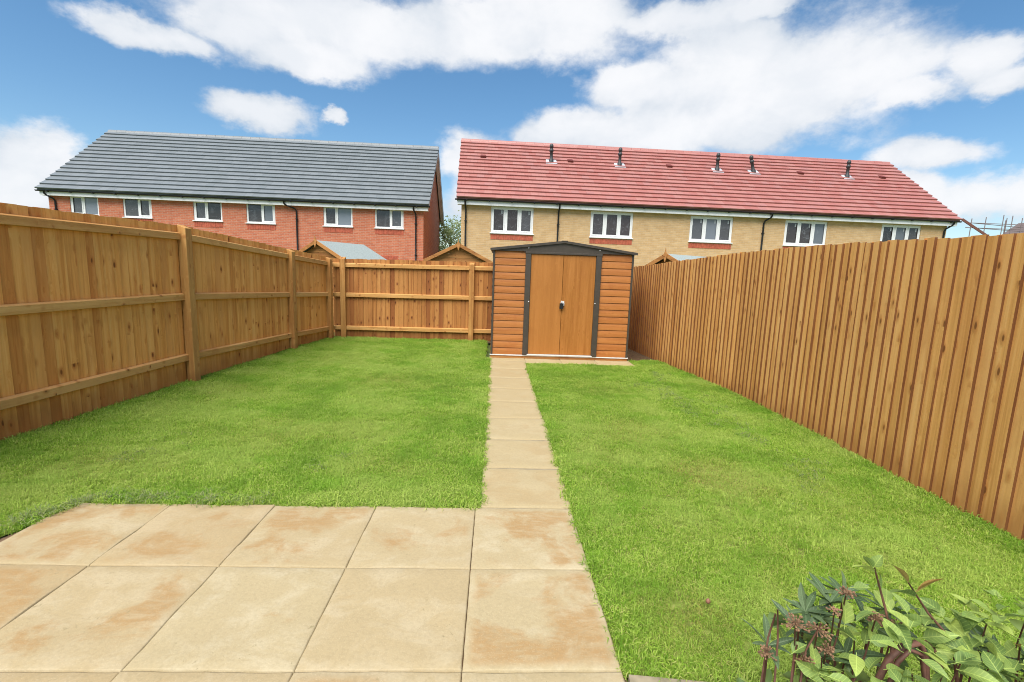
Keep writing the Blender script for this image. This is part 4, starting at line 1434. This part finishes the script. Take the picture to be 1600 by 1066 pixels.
for i in range(170):      # lower storey of leaves too many to count, one joined part
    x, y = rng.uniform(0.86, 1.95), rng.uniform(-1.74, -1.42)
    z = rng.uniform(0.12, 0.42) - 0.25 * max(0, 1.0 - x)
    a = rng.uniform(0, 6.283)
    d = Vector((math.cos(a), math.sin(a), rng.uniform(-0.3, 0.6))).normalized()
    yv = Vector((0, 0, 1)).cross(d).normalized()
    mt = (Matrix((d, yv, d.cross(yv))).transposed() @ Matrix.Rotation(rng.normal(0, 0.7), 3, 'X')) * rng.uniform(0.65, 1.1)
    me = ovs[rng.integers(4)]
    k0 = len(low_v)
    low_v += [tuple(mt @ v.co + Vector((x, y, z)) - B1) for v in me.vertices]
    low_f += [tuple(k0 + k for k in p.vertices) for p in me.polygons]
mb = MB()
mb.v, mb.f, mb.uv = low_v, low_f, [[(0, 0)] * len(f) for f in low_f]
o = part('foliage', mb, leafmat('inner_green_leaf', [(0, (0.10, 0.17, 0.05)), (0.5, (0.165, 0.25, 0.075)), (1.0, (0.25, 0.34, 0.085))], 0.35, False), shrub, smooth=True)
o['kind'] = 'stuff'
for i in range(16):
    x, y = rng.uniform(0.95, 1.7), rng.uniform(-1.75, -1.55)
    stem([(x + rng.normal(0, .05), y, -0.03), (x + rng.normal(0, .03), y, 0.25), (x + rng.normal(0, .03), y + rng.normal(0, .03), 0.44 + rng.normal(0, .04))], 0.004, 0.0018, shrub, B1)

# dark evergreen shrub with spent flower heads
b2 = (1.2, -1.45, -0.03)
B2 = Vector(b2)
ever = thing('evergreen_shrub', 'dark narrow-leaved evergreen shrub with brown dried flower heads behind the light green shrub', 'shrub', b2)


def whorl(p, n, tilt, s=1.0):
    for k in range(n):
        a = 6.283 * k / n + rng.uniform(-0.3, 0.3)
        place_leaf(lns[rng.integers(3)], ever, B2, p, (math.cos(a), math.sin(a), tilt + rng.uniform(-0.2, 0.3)), s * rng.uniform(0.8, 1.15), rng.normal(0, 0.3))


for p, n, t in (((1.06, -1.5, 0.46), 9, 0.5), ((1.1, -1.49, 0.50), 8, 0.7), ((0.97, -1.55, 0.46), 8, 0.5), ((1.02, -1.5, 0.48), 8, 0.3), ((1.17, -1.45, 0.5), 9, 0.4), ((1.3, -1.47, 0.46), 8, 0.3), ((1.42, -1.5, 0.42), 9, 0.4),
                ((1.5, -1.53, 0.40), 9, 0.4), ((1.58, -1.55, 0.36), 9, 0.3), ((1.67, -1.55, 0.35), 8, 0.3), ((0.88, -1.56, 0.42), 6, 0.5), ((1.22, -1.5, 0.44), 8, 0.4), ((1.37, -1.55, 0.38), 8, 0.3), ((1.0, -1.58, 0.4), 8, 0.3), ((1.1, -1.57, 0.4), 8, 0.3)):
    whorl(p, n, t)
    stem([(p[0] * .5 + .6, -1.5, -0.03), (p[0], p[1], p[2] * .6), p], 0.005, 0.003, ever, B2)


def flower_head(p, r, n, base):
    p = Vector(p)
    stem([base, (p + Vector(base)) / 2 + Vector((0.008, 0, 0)), p], 0.0028, 0.0018, ever, B2, 'flower_stem')
    mb = MB()
    c0 = p - B2
    for k in range(n):
        d = Vector(rng.normal(0, 1, 3)).normalized() * r * rng.uniform(0.4, 1.0)
        d.z = abs(d.z) * 0.9 - 0.2 * r
        c = c0 + d
        mb.tube([c0, c], [0.0009, 0.0007], 4, False)
        s = rng.uniform(0.002, 0.0038)
        ax_ = d.normalized()
        mb.tube([c - ax_ * s, c - ax_ * s * .3, c + ax_ * s * .5, c + ax_ * s * 1.2], [s * .3, s * .9, s * .8, s * .1], 6)
    part('flower_head', mb, DRIED, ever)


for p, r, n, b in (((0.914, -1.609, 0.528), 0.034, 46, (0.93, -1.6, 0.25)), ((0.836, -1.618, 0.449), 0.026, 34, (0.85, -1.61, 0.1)), ((0.978, -1.61, 0.512), 0.036, 50, (0.97, -1.58, 0.2)), ((1.05, -1.6, 0.612), 0.024, 40, (1.05, -1.56, 0.3)),
                   ((1.02, -1.605, 0.566), 0.02, 24, (1.03, -1.58, 0.3)), ((1.133, -1.61, 0.544), 0.03, 40, (1.12, -1.58, 0.3)), ((1.19, -1.612, 0.53), 0.02, 24, (1.18, -1.58, 0.3)), ((0.94, -1.62, 0.43), 0.028, 30, (0.94, -1.6, 0.1)), ((1.0, -1.62, 0.46), 0.03, 36, (1.0, -1.6, 0.1))):
    flower_head(p, r, n, b)
for pts in ([(0.88, -1.63, 0.0), (0.868, -1.614, 0.484), (0.865, -1.602, 0.565)], [(0.84, -1.6, 0.1), (0.85, -1.6, 0.48), (0.862, -1.6, 0.55)], [(0.93, -1.63, 0.2), (0.945, -1.62, 0.46), (0.985, -1.61, 0.53)], [(0.92, -1.62, 0.1), (0.918, -1.615, 0.44), (0.922, -1.615, 0.47)]):
    stem(pts, 0.003, 0.0022, ever, B2, 'bare_stem')

# a bud lying on the lawn
bud = part('fallen_bud', MB().lathe((0, 0, 0), [(0.002, 0), (0.008, 0.003), (0.0105, 0.009), (0.009, 0.016), (0.004, 0.022), (0.001, 0.024)], 10), plain_mat('pink_brown_bud', (0.24, 0.11, 0.07), 0.6), None, smooth=True, loc=(1.06, -0.86, 0.018))
tag(bud, 'small pinkish brown round bud lying alone on the right lawn', 'bud')
